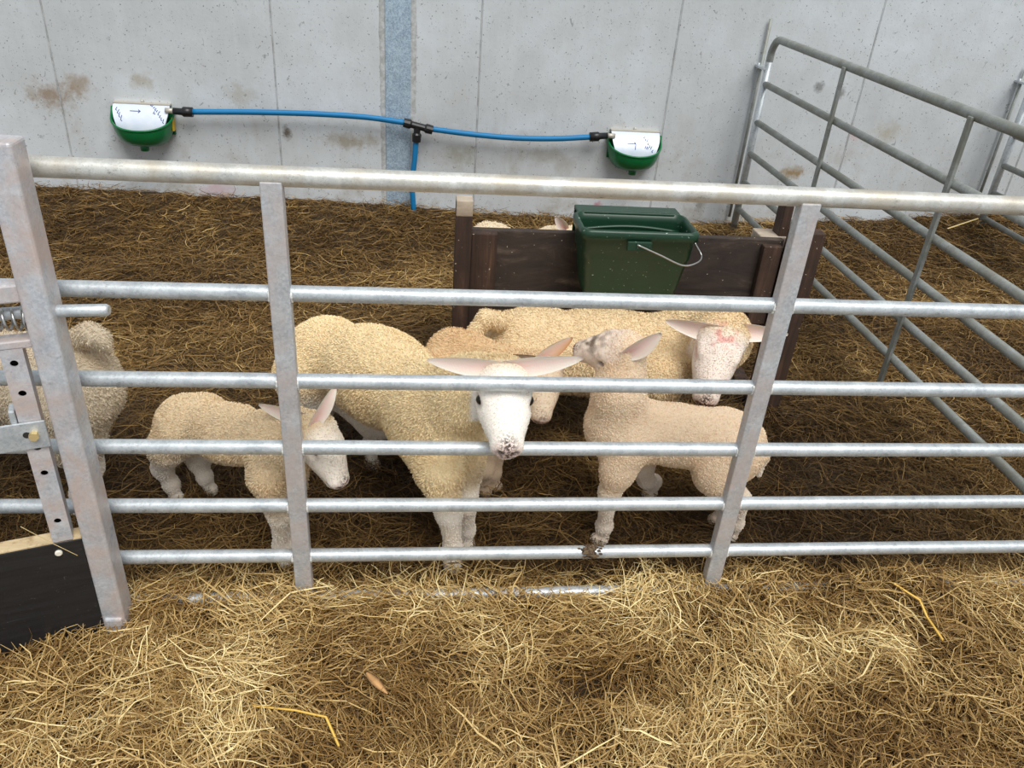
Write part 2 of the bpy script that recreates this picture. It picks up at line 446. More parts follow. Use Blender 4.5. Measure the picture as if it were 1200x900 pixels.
def stalk(name, pts, wd, mat, label, cat):
    pts = [A(p, float) for p in pts]; P = []
    for i in range(len(pts)-1):
        for t in np.linspace(0, 1, 6, endpoint=False): P.append(pts[i]*(1-t)+pts[i+1]*t)
    P.append(pts[-1]); P = A(P); n = len(P); o = P.mean(0)
    mb = MB(o); T = np.gradient(P, axis=0); s = np.cross(T, A([0, 0, 1.])); s /= np.linalg.norm(s, axis=1, keepdims=True)
    ring = []
    tp = np.sin(np.linspace(.12, .94, n)*np.pi)[:, None] if cat == 'leaf' else np.ones((n, 1))
    for a, b in ((-1, 0), (0, .5), (1, 0), (0, -.5)): ring.append(P+s*wd*a*.5*tp+A([0, 0, 1.])*(.002 if cat == 'leaf' else wd)*b*.5)
    mb.grid(np.stack(ring, 1), closeu=True)
    ob = mb.build(name, mat, loc=o); tag(ob, label, cat); return ob
def gp(u, v, z):
    d = fw+(u-600)/F*rt-(v-450)/F*up; return CAMP+d*((z-CAMP[2])/d[2])
def gq(u, v, dz=.03):
    p = gp(u, v, 0.); 
    for _ in range(3): p = gp(u, v, float(ground(p[0], p[1]))+dz)
    return p
stalk('straw_stalk', [gq(296, 827, .045), gq(345, 832, .052), gq(382, 840, .054), gq(397, 874, .045)], .0062, M_STALK, 'bent golden straw stalk lying on the hay near the bottom left', 'straw')
stalk('straw_stalk', [gq(1048, 684, .05), gq(1078, 703, .058), gq(1086, 722, .058), gq(1105, 750, .05)], .0085, M_STALK, 'broad yellow straw stalk lying on the hay below the hurdle on the right', 'straw')
stalk('straw_stalk', [gq(118, 421, .03), gq(140, 424, .03)], .009, M_STALK, 'short yellow straw stalk beside the rump of the left sheep', 'straw')
stalk('straw_stalk', [at(24, 617, -.145), at(60, 636, -.132), at(91, 651, -.118)], .0026, M_LEAF2, 'thin straw stalk caught on the black board by the white screw cap', 'straw')
stalk('dry_leaf', [gq(430, 788, .05), gq(440, 798, .056), gq(454, 813, .05)], .022, M_LEAF, 'small curled brown leaf lying on the hay at the lower left', 'leaf')
stalk('straw_stalk', [gq(1110, 268, .04), gq(1128, 262, .045), gq(1146, 256, .04)], .012, M_LEAF2, 'pale straw stalk on the bedding near the wall behind the side hurdle', 'straw')

# ------------------------------------------------------------------ wall, stanchion
WY = 3.05
jx = [-3.0, -1.885, -.775, .305, 1.365, 2.485, 3.6, 4.7]
mb = MB()
edges = [-4.4]+jx+[5.9]
for i in range(len(edges)-1):
    mb.box((edges[i]+.002, WY, -.25), (edges[i+1]-.002, WY+.16, 2.6), .005, seg=1)
wl = mb.build('wall_back', M_WALL); tag(wl, kind='structure')
mb = MB()
rg = np.random.default_rng(3)
for x in jx:
    P = [(x+rg.normal(0, .0012), WY+.006, z) for z in np.arange(-.2, 2.5, .05)]
    mb.tube(P, .0045, 6)
tag(mb.build('trim_1', M_JOINT), kind='structure')
def cx(z): return at(465, 100, WY)[0]
mb = MB()
mb.box((-.196, WY-.008, -.2), (-.062, WY+.03, 2.6), .003)
tag(mb.build('trim_2', M_COL), kind='structure')
mb = MB()
for sx_, w0 in ((-.196, -1), (-.062, 1)):
    zz = np.arange(-.2, 2.6, .02)
    wv = .022+.012*vnoise(np.stack([zz*0, zz*0+w0*5, zz], -1), 14., 5)+.010*vnoise(np.stack([zz*0, zz*0, zz], -1), 45., 6)
    P = np.stack([np.stack([np.full_like(zz, sx_), np.full_like(zz, WY-.001), zz], -1),
                  np.stack([np.full_like(zz, sx_)+w0*wv*.6, np.full_like(zz, WY-.005), zz], -1),
                  np.stack([np.full_like(zz, sx_)+w0*wv, np.full_like(zz, WY+.002), zz], -1)], 1)
    mb.grid(P)
def grout():
    a = N('grout'); co = a.coord(); a.bump(a.noise(co, 70., 5, .7), .6, .006)
    return a.p(color=a.ramp(a.noise(co, 30., 5, .7), [(.35, srgb(160, 162, 160)), (.6, srgb(196, 199, 200))]), rough=.9)
tag(mb.build('trim_3', grout()), kind='structure')

# ------------------------------------------------------------------ front hurdle
RZ = [1.10, .856, .647, .471, .303, .1445, 0.0]
hur = empty('metal_hurdle', (0, 0, 0)); tag(hur, 'long seven-rail galvanised hurdle closing the front of the pen', 'hurdle')
rg = np.random.default_rng(5)
for i, z in enumerate(RZ):
    r = .0200 if i == 0 else .0170
    mb = MB((0, 0, z)); xs_ = np.linspace(-1.95, 2.75, 60)
    x0 = -1.95
    mb.tube([(x, 0, z+(math.sin(x*2.1+i)*.0012)) for x in xs_], r, 20)
    mb.build('rail', M_GALVT if i == 0 else M_GALV, hur, (0, 0, z))
BX = [(-.282, 1), (.792, -1)]
for x, sg in BX:
    mb = MB((x, 0, 0))
    mb.box((x-.021, -.020, -.015), (x+.021, .010, 1.093), .003)
    b = mb.build('brace', M_FLAT, hur, (x, 0, 0))
    for i, z in enumerate(RZ[1:-1]):
        r = .017
        for s in (-1, 1):
            pts = [(x+s*.0225, r*1.02*math.cos(a)*-1, z+r*1.02*math.sin(a)) for a in np.linspace(-.9, .7, 9)]
            MB((x, 0, z)).tube(pts, [.0010+.0024*rg.random() for _ in pts], 8).build('weld', M_WELD, b, (0, 0, z))
for x in (-1.95, 2.75):
    mb = MB((x, 0, 0)); mb.tube([(x, 0, -.02), (x, 0, 1.12)], .021, 20); mb.build('end_post', M_GALV, hur, (x, 0, 0))
# mud on the lower rail
def mud(u, v, n, spread, seed, rail, name='rust_crust'):
    rg = np.random.default_rng(seed); c = at(u, v, 0); z = RZ[rail]; m2 = MB((c[0], 0, z))
    for _ in range(n):
        x = c[0]+rg.normal(0, spread); a = rg.uniform(-.3, 1.9); s = rg.uniform(.0018, .005)
        q = bmesh.ops.create_icosphere(m2.bm, subdivisions=1, radius=s)
        for w in q['verts']: w.co = Vector((w.co.x*rg.uniform(1, 2.4)+x-c[0], w.co.y-.0175*math.cos(a), w.co.z+.0175*math.sin(a)))
    return m2.build(name, M_MUD, hur, (c[0], 0, z))
def mudm():
    a = N('dried_mud'); a.bump(a.noise(a.coord(), 200., 4), .7, .004)
    return a.p(color=a.ramp(a.noise(a.coord(), 120., 3), [(.4, srgb(60, 46, 34)), (.65, srgb(120, 100, 76))]), rough=.9)
M_MUD = mudm()
mud(692, 642, 70, .011, 4, 5, 'mud_lump')

# ------------------------------------------------------------------ side hurdles, hung on the wall
GZs = [1.078, .845, .642, .468, .303, .145]
def side_hurdle(X, label, y1=2.93, top=1.14, first=True):
    root = empty('metal_hurdle', (X, 1.5, 0)); tag(root, label, 'hurdle', None)
    O = Vector((X, 1.5, 0)); y0 = .12
    def add(mb, nm, mt=M_OLD): return mb.build(nm, mt, root)
    # outer bent frame tube: bottom post, round corner, top rail, corner, post
    R = .09; pts = [(X, y1, -.02), (X, y1, GZs[0]-R)]
    for a in np.linspace(0, math.pi/2, 8)[1:]: pts.append((X, y1-R+R*math.cos(a), GZs[0]-R+R*math.sin(a)))
    for a in np.linspace(0, math.pi/2, 8): pts.append((X, y0+R-R*math.sin(a), GZs[0]-R+R*math.cos(a)))
    pts.append((X, y0, -.02))
    add(MB(O).tube(pts, .0195, 18), 'frame')
    for z in GZs[1:]: add(MB(O).tube([(X, y1, z), (X, y0, z)], .0165, 16), 'rail')
    for yb in (2.045, 1.085):
        add(MB(O).box((X-.028, yb-.012, .03), (X-.014, yb+.012, 1.075), .002), 'brace')
        # the flat bar stands on the near face of the rails
    # hanging rod and brackets
    add(MB(O).tube([(X+.0, WY-.02, .06), (X, WY-.02, top+.02)], .0085, 12), 'hanging_rod', M_OLD)
    add(MB(O).tube([(X, y1-.0, .05), (X, y1, GZs[0]-.12)], .0200, 18), 'end_post', M_GALV)
    for z in (.92,): add(MB(O).box((X-.03, y1-.01, z-.006), (X+.012, WY+.001, z+.006), .002).tube([(X-.02, WY-.03, z-.015), (X-.02, WY-.03, z+.018)], .008, 10), 'bracket', M_GALV)
    return root
side_hurdle(1.859, 'dull grey hurdle running back to the wall on the right, its top corner rounded')
side_hurdle(3.42, 'grey hurdle at the far right edge, hung on the wall beyond the other', top=.98)

# ------------------------------------------------------------------ left gate: post, latch, perforated bar, black board
gate = empty('metal_gate', (-.72, -.09, 0)); tag(gate, 'galvanised gate with thick square post, spring bolt and black board at the left edge', 'gate')
GO = Vector((-.72, -.09, 0))
def gadd(mb, nm, mt): return mb.build(nm, mt, gate)
gx0, gx1 = -.742, -.690       # faces of the square post
mb = MB(GO); mb.box((gx0, -.105, .008), (gx1, -.045, 1.168), .007, seg=3)
post = gadd(mb, 'post', M_POST)
mb = MB(GO); mb.box((gx0+.006, -.112, .0), (gx1-.004, -.05, .05), .006, seg=2); gadd(mb, 'post_foot', M_POST)
# local frame running left from the post and a little towards the viewer
gd = nrm([-.905+.75, -.15+.10, 0]); gn = nrm([gd[1], -gd[0], 0])
if gn[1] > 0: gn = -gn
def GM():     # columns: along the gate, towards viewer, up
    return Matrix(((gd[0], gn[0], 0, gx0), (gd[1], gn[1], 0, -.095), (0, 0, 1, 0), (0, 0, 0, 1)))
G4 = GM()
def gbox(nm, lo, hi, bev, mt, par=True):
    mb = MB(GO); mb.box(lo, hi, bev, G4, 2); return gadd(mb, nm, mt)
# black faced board with a pale top edge
bd = gbox('board', (.002, -.032, -.02), (.95, .006, .292), .002, M_BOARD)
pe = gbox('board_edge', (.002, -.033, .288), (.95, .004, .296), .001, M_PLY)
mb = MB(GO)
wq = G4@Vector((.052, .006, .266)); gnv = Vector((gn[0], gn[1], 0))
mb.tube([wq-gnv*.004, wq+gnv*.003, wq+gnv*.005], [.0078, .0078, .005], 16)
gadd(mb, 'screw_cap', M_SCREW)
# upper and lower arms of the bolt housing
gbox('latch_plate', (-.002, -.03, .868), (.9, .004, .905), .004, M_POST)
gbox('lower_plate', (-.002, -.034, .772), (.9, .002, .79), .003, M_POST)
# bolt and spring
b0 = A([gx0, -.075, .827])
def along(t, dy=0, dz=0): return Vector((b0[0]+gd[0]*t, -.08+gd[1]*t*.6+dy, b0[2]+dz))
mb = MB(GO); mb.tube([(-.595, -.075, .846), (-.60, -.075, .846), (-.69, -.075, .842), (-.75, -.075, .838), (-.95, -.11, .83)], [.009, .012, .012, .012, .012], 18)
bolt = gadd(mb, 'bolt', M_GALV)
mb = MB(GO); pts = []
for k in range(170):
    t = k/170; a = t*2*math.pi*9; c = along(.006+t*.16)
    pts.append(c+Vector((gn[0]*math.cos(a)*.020, -.020*math.cos(a), .020*math.sin(a))))
mb.tube(pts, .0028, 8); sp = gadd(mb, 'spring', M_STEEL)
mb = MB(GO); mb.tube([along(.004), along(.007)], .025, 20); gadd(mb, 'washer', M_STEEL)
# perforated upright
HX = [(.040, .080)]
def perf():
    lo, hi, z0, z1, th = .018, .058, .292, .775, .003
    bm = bmesh.new(); holes = []
    for (u, v) in ((15, 424), (24, 459), (33, 496), (43, 522), (52, 552), (67, 608)):
        holes.append(at(u, v, -.103)[2])
    holes = sorted(holes); yf = .004; cxm = (lo+hi)/2+.0; hr = .0072
    verts = []
    def vt(x, z, y=yf): return bm.verts.new(G4@Vector((x, y, z)))
    # front face as strips with round holes
    edgesz = [z0]+[(holes[i]+holes[i+1])/2 for i in range(len(holes)-1)]+[z1]
    for i, hz in enumerate(holes):
        za, zb = edgesz[i], edgesz[i+1]; n = 24; outer = []; inner = []; innb = []
        for k in range(n):
            a = 2*math.pi*(k+.5)/n; dx, dz = math.cos(a), math.sin(a)
            # project on the rectangle
            tx = ((hi-cxm)/abs(dx)) if abs(dx) > 1e-6 else 9
            tz = ((zb-hz) if dz > 0 else (hz-za))/abs(dz) if abs(dz) > 1e-6 else 9
            t = min(tx, tz); outer.append(vt(cxm+dx*t, hz+dz*t)); inner.append(vt(cxm+dx*hr, hz+dz*hr)); innb.append(vt(cxm+dx*hr, hz+dz*hr, yf-.004))
        for k in range(n):
            j = (k+1) % n
            bm.faces.new((outer[k], outer[j], inner[j], inner[k])); bm.faces.new((inner[k], inner[j], innb[j], innb[k]))
        # corner triangles
        cs = [(hi, zb), (lo, zb), (lo, za), (hi, za)]
        for cxn, czn in cs:
            c = vt(cxn, czn); best = sorted(outer, key=lambda q: (q.co-c.co).length)[:2]
            sx = [q for q in outer if abs((G4.inverted()@q.co).x-cxn) < 1e-5]; sz = [q for q in outer if abs((G4.inverted()@q.co).z-czn) < 1e-5]
            if sx and sz:
                q1 = min(sx, key=lambda q: (q.co-c.co).length); q2 = min(sz, key=lambda q: (q.co-c.co).length); bm.faces.new((c, q1, q2))
    # flanges (a channel section)
    for xx, sgn in ((lo, 1), (hi, -1)):
        a = [vt(xx, z0), vt(xx, z1), vt(xx, z1, yf-.035), vt(xx, z0, yf-.035)]; bm.faces.new(a)
        b = [vt(xx+sgn*th, z0), vt(xx+sgn*th, z1), vt(xx+sgn*th, z1, yf-.035), vt(xx+sgn*th, z0, yf-.035)]; bm.faces.new(b)
        bm.faces.new((a[3], a[2], b[2], b[3]))
    for v in bm.verts: v.co -= GO
    me = bpy.data.meshes.new('perforated_bar'); bmesh.ops.recalc_face_normals(bm, faces=bm.faces[:]); bm.to_mesh(me); bm.free()
    return link('perforated_bar', me, M_POST, gate)
perf_o = perf()
gbox('hole_shade_strip', (.024, -.030, .295), (.052, -.024, .77), .001, M_HOLE)  # added dark strip, painted shade seen through the holes
# clip bracket and its pin
mb = MB(GO); mb.box((.012, .006, .548), (.13, .011, .612), .002, G4, 2); gadd(mb, 'clip', M_GALV)
pz = at(33, 496, -.112)
mb = MB(GO); pc = G4@Vector((.036, .011, .583)); mb.tube([pc, pc+Vector((gn[0], gn[1], 0))*.012], .0095, 6, smooth=False); gadd(mb, 'pin', M_BRASS)
mb = MB(GO); pc = G4@Vector((.049, .0112, .584)); mb.tube([pc, pc+Vector((gn[0], gn[1], 0))*.001], .007, 12); gadd(mb, 'slot', M_HOLE)
mb = MB(GO); mb.box((.06, -.03, .60), (.072, .006, .64), .003, G4, 2); gadd(mb, 'hook', M_GALV)

# ------------------------------------------------------------------ water pipe, tee and drinkers
def smoothpath(P, k=8):
    P = [A(p, float) for p in P]; P = [2*P[0]-P[1]]+P+[2*P[-1]-P[-2]]; out = []
    for i in range(1, len(P)-2):
        for t in np.linspace(0, 1, k, endpoint=False):
            a, b, c, d = P[i-1:i+3]
            out.append(.5*((2*b)+(-a+c)*t+(2*a-5*b+4*c-d)*t*t+(-a+3*b-3*c+d)*t**3))
    out.append(P[-2]); return out
PY = 2.985
pipe = empty('water_pipe', tuple(at(488, 152, PY))); tag(pipe, 'blue plastic water pipe running along the wall between the two drinkers', 'pipe')
PO = Vector(at(488, 152, PY))
def padd(pts, r, nm, mt, n=16):
    return MB(PO).tube(pts, r, n).build(nm, mt, pipe)
padd(smoothpath([at(u, v, PY) for u, v in ((222, 131), (300, 131.5), (370, 133.5), (430, 137.5), (476, 144))]), .0150, 'pipe_length', M_BLUE)
padd(smoothpath([at(u, v, PY) for u, v in ((504, 151), (550, 157), (600, 161.5), (650, 162.5), (694, 160.5))]), .0150, 'pipe_length', M_BLUE)
padd(smoothpath([at(u, v, PY) for u, v in ((488, 160), (486, 185), (483, 215), (484, 235), (486, 262))]), .0150, 'pipe_length', M_BLUE)
mb = MB(PO)
a, b, c, d = [Vector(at(u, v, PY)) for u, v in ((473, 143.5), (507, 152.5), (489, 149), (488, 166))]
mb.tube([a, a.lerp(b, .22), a.lerp(b, .28), a.lerp(b, .72), a.lerp(b, .78), b], [.024, .026, .019, .019, .026, .024], 12, smooth=False)
mb.tube([c, c.lerp(d, .4), c.lerp(d, .5), d], [.019, .019, .026, .024], 12, smooth=False)
mb.build('tee_fitting', M_BLACK, pipe)
for pts in (((203, 130), (213, 131), (215, 131), (226, 131.5)), ((712, 159), (703, 159.5), (701, 160), (691, 160.5))):
    q = [Vector(at(u, v, PY)) for u, v in pts]
    padd(q, [.017, .018, .026, .025], 'end_fitting', M_BLACK, 12)
def drinker(u0, v0, u1, v1, label, side, ink):
    """u0,v0 = top-left of the cover at the wall; u1 = right"""
    p0 = at(u0, v0, WY-.02); p1 = at(u1, v1, WY-.02); x0, x1 = p0[0], p1[0]; zt = (p0[2]+p1[2])/2
    xm = (x0+x1)/2; hw = (x1-x0)/2; root = empty('water_drinker', (xm, WY, zt-.2)); tag(root, label, 'water drinker', 'wall drinkers'); O = Vector((xm, WY, zt-.2))
    # bowl: half round in plan, deeper at the front
    dep = .170; H = .185
    def surf(s, th):       # s: 0 rim .. 1 bottom ; th: 0..pi round the front
        rx = hw*1.03*math.cos(s*math.pi/2)**.42; ry = dep*math.cos(s*math.pi/2)**.42
        x = xm-math.cos(th)*rx; y = WY-.012-math.sin(th)**.8*ry
        rim = zt-.015-.085*math.sin(th)**.45          # cheeks rise towards the wall
        z = rim-(H-.085*math.sin(th)**.45)*math.sin(s*math.pi/2)**1.15
        return (x, y, z)
    S = np.linspace(0, .985, 16); T = np.linspace(0, math.pi, 33)
    outer = A([[surf(s, t) for t in T] for s in S]); cen = A([xm, WY-.02, zt-.1])
    inner = outer.copy(); inner[..., 0] = xm+(inner[..., 0]-xm)*.955; inner[..., 1] = WY-.010+(inner[..., 1]-WY+.010)*.95; inner[..., 2] += .006*np.linspace(0, 1, 16)[:, None]
    mb = MB(O); vo = mb.grid(outer); vi = mb.grid(inner[:, ::-1])
    n = len(T)
    for k in range(n-1):
        mb.bm.faces.new((vo[0][k+1], vo[0][k], vi[0][n-1-k], vi[0][n-2-k]))
    mb.tube([Vector(p) for p in outer[0]], .006, 8)
    # back plate and drain plug
    mb.box((x0+.004, WY-.014, zt-.15), (x1-.004, WY+.001, zt-.01), .003)
    pb = outer[-1][len(T)//2]; mb.tube([(xm, WY-.085, zt-.19), (xm, WY-.085, zt-.222)], [.024, .022], 14)
    mb.build('bowl', M_BOWL, root)
    # curved cover: level on top, then folding down into the bowl
    prof = [(WY-.002, zt+.004), (WY-.018, zt+.006), (WY-.04, zt-.002), (WY-.062, zt-.02), (WY-.085, zt-.05), (WY-.102, zt-.085), (WY-.112, zt-.125)]
    prof = [A([0, *p]) for p in prof]; prof = smoothpath(prof, 4)
    sh = hw*.93
    P = A([[(xm+sx_*(sh*(1 if k < 9 else 1-.26*((k-9)/15)**2)), p[1], p[2]) for sx_ in np.linspace(-1, 1, 9)] for k, p in enumerate(prof)])
    mb = MB(O); mb.grid(P); P2 = P-A([0, -.004, .003]); mb.grid(P2)
    covmb = mb
    mb = MB(O); mb.box((x0+.008, WY-.03, zt+.003), (x1-.008, WY+.001, zt+.012), .002); mb.tube([(xm, WY-.012, zt+.006), (xm, WY-.012, zt+.026)], .007, 10)
    mb.build('top_plate', M_PLATE, root)
    # printing on the protective film
    def onc(u, w):      # u across -1..1, w down the cover 0..1
        k = w*(len(prof)-1); i = min(int(k), len(prof)-2); f = k-i; p = prof[i]*(1-f)+prof[i+1]*f; t = nrm(prof[i+1]-prof[i]); nn = A([0, t[2], -t[1]]); nn = nn if nn[1] < 0 else -nn
        return Vector((xm+u*sh*.92, p[1]+nn[1]*.0012, p[2]+nn[2]*.0012))
    mb = covmb; nf = len(mb.bm.faces)
    def line(a, b, w=.0018): mb.tube([onc(a[0]+(b[0]-a[0])*t, a[1]+(b[1]-a[1])*t) for t in np.linspace(0, 1, 6)], w, 6)
    for a, b in ink: line(a, b)
    mb.bm.faces.ensure_lookup_table()
    for f in mb.bm.faces[nf:]: f.material_index = 1
    mb.build('cover', [M_FILM, M_INK], root)
    if side > 0:
        mb = MB(O); mb.box((x1+.0-.004, WY-.06, zt-.12), (x1+.004, WY-.02, zt-.05), .001); mb.build('sticker', M_YEL, root)
    mb = MB(O); fx = x1+.004 if side > 0 else x0-.004; q = Vector(at(203 if side > 0 else 712, 130 if side > 0 else 159, PY))
    mb.tube([(fx-side*.03, PY, q.z), (q.x+side*.005, PY, q.z)], .014, 12); mb.build('inlet', M_PLATE, root)
def dashes(u0, w0, n, du, dw, h, seed):
    rg = random.Random(seed); out = []
    for i in range(n):
        a = (u0+i*du, w0+i*dw); out.append((a, (a[0]+h*rg.uniform(.3, 1), a[1]-h*rg.uniform(.4, 1.2))))
        if rg.random() < .6: out.append((a, (a[0]+du*.7, a[1]+dw*.3)))
    return out
drinker(131, 121, 202, 125, 'green wall drinker with white film-covered flap, at the left end of the blue pipe', 1,
        [((-.4, .52), (0, .52)), ((-.08, .48), (0, .52)), ((-.08, .56), (0, .52))]+dashes(.35, .28, 9, .065, .06, .07, 2)+dashes(-.95, .5, 4, .07, .08, .09, 3)+dashes(.5, .56, 2, .05, .02, .05, 6))
drinker(714, 153, 774, 157, 'green wall drinker with white film-covered flap, right of the blue pipe above the bucket', -1,
        [((-.4, .66), (-.02, .66)), ((-.1, .62), (-.02, .66)), ((-.02, .66), (-.04, .8))]+dashes(.35, .5, 7, .06, .055, .07, 4)+dashes(.4, .76, 3, .06, .01, .06, 5))

# ------------------------------------------------------------------ wooden creep rail and hook-on bucket
rail = empty('wooden_creep_rail', (.75, 1., 0)); tag(rail, 'dark wooden board on upright timbers standing behind the sheep', 'wooden barrier')
RO = Vector((.75, 1., 0))
def wadd(nm, mt, *bx):
    mb = MB(RO)
    for lo, hi in bx: mb.box(lo, hi, .004)
    return mb.build(nm, mt, rail)
wadd('board', M_WOODX, ((.166, .985, .365), (1.244, 1.012, .655)))
wadd('post', M_WOODZ, ((.112, .93, -.05), (.165, .985, .765)))
mb = MB(RO); mb.box((.112, .928, .715), (.1655, .986, .768), .004); mb.build('post_top', M_ENDG, rail)
wadd('cleat', M_WOODZ, ((.1655, .955, .30), (.252, .985, .652)))
wadd('cleat', M_WOODZ, ((1.165, .955, .345), (1.232, .985, .640)))
wadd('post', M_WOODZ, ((1.245, .93, -.05), (1.36, .985, .70)))
wadd('side_rail', M_ENDG, ((1.17, 1.013, .60), (1.275, 1.10, .655)))
wadd('stub', M_WOODZ, ((1.235, 1.02, .25), (1.268, 1.08, .765)))
wadd('foot', M_WOODZ, ((1.28, .986, -.06), (1.34, 1.35, -.01)))
wadd('foot', M_WOODZ, ((.115, .986, -.06), (.165, 1.2, -.01)))
# bucket
def bucket():
    x0, x1, yf, yb, zt, zb = .500, .868, .79, .975, .735, .497
    root = empty('feed_bucket', ((x0+x1)/2, .9, zb)); tag(root, 'dark green rectangular bucket hooked over the wooden board behind the sheep', 'bucket'); O = Vector(root.location)
    xc = (x0+x1)/2; yc = (yf+yb)/2
    def rr(hx, hy, z, yo=0, r=.03, n=6):
        out = []
        for (sx, sy, a0) in ((1, 1, 0), (-1, 1, 90), (-1, -1, 180), (1, -1, 270)):
            for k in range(n+1):
                a = math.radians(a0+90*k/n); out.append((xc+sx*(hx-r)+r*math.cos(a), yc+yo+sy*(hy-r)+r*math.sin(a), z))
        return out
    HX, HY = (x1-x0)/2, (yb-yf)/2
    lev = [(zt, 1.0, 1.0, 0), (zt-.006, 1.035, 1.05, 0), (zt-.03, 1.035, 1.05, 0), (zt-.032, .985, .98, 0), (zt-.095, .965, .95, 0), (zt-.098, .945, .925, 0), (zb+.012, .84, .78, .006), (zb, .80, .74, .006)]
    P = [rr(HX*a, HY*b, z, yo) for z, a, b, yo in lev]
    Pin = [rr(HX*a, HY*b, z, yo) for z, a, b, yo in [(zt, .97, .955, 0), (zt-.03, .955, .94, 0), (zt-.095, .94, .91, 0), (zb+.02, .82, .75, .006), (zb+.01, .78, .7, .006)]]
    mb = MB(O); vo = mb.grid(P, closeu=True); vi = mb.grid(Pin, closeu=True); n = len(P[0])
    for k in range(n): mb.bm.faces.new((vo[0][k], vo[0][(k+1) % n], vi[0][(k+1) % n], vi[0][k]))
    mb.bm.faces.new(vo[-1]); mb.bm.faces.new(vi[-1])
    # lip that hooks over the board
    mb.box((x0+.01, yb-.005, zt-.010), (x1-.01, 1.04, zt), .003); mb.box((x0+.01, 1.028, zt-.10), (x1-.01, 1.036, zt-.004), .002)
    # handle lug on the front
    mb.box((xc-.045, yf-.014, zt-.060), (xc+.035, yf-.004, zt-.028), .004)
    mb.build('shell', M_BUCK, root)
    mb = MB(O); yy = yb-.055
    mb.box((x0+.012, yy-.02, zt-.075), (x1-.012, yy+.012, zt-.045), .006, seg=3)
    mb.tube([(x0+.02+(x1-x0-.04)*t, yy+.018, zt-.05+.014*math.sin(math.pi*t)) for t in np.linspace(0, 1, 14)], .006, 8)
    mb.build('cross_bar', M_BUCK, root)
    a = at(747, 287, yf-.02); b = at(800, 311, yf-.03); c = at(817, 308, yf-.01); d = at(822, 300, yf+.04); e = at(814, 284, yf+.06)
    mb = MB(O); mb.tube(smoothpath([a, a+(b-a)*.5, b, c, d, e], 8), .0028, 8); mb.build('handle', M_STEEL, root)
bucket()

# ------------------------------------------------------------------ sheep: one smooth body surface each
def sd_cone(P, a, b, ra, rb):
    ba = b-a; l2 = ba@ba; rr = ra-rb; a2 = l2-rr*rr; il2 = 1/l2
    pa = P-a; y = pa@ba; z = y-l2
    x2 = np.sum((pa*l2-y[..., None]*ba)**2, -1); y2 = y*y*l2; z2 = z*z*l2
    k = np.sign(rr)*rr*rr*x2
    d = (np.sqrt(np.maximum(x2*a2*il2, 0))+y*rr)*il2-ra
    m1 = np.sign(z)*a2*z2 > k; m2 = np.sign(y)*a2*y2 < k
    d = np.where(m2, np.sqrt(x2+y2)*il2-ra, d)
    d = np.where(m1, np.sqrt(x2+z2)*il2-rb, d)
    return d
def sd_ell(P, c, R, rad):
    q = (P-c)@R.T; k0 = np.sqrt(np.sum((q/rad)**2, -1)); k1 = np.sqrt(np.sum((q/(rad*rad))**2, -1))
    return k0*(k0-1)/np.maximum(k1, 1e-9)
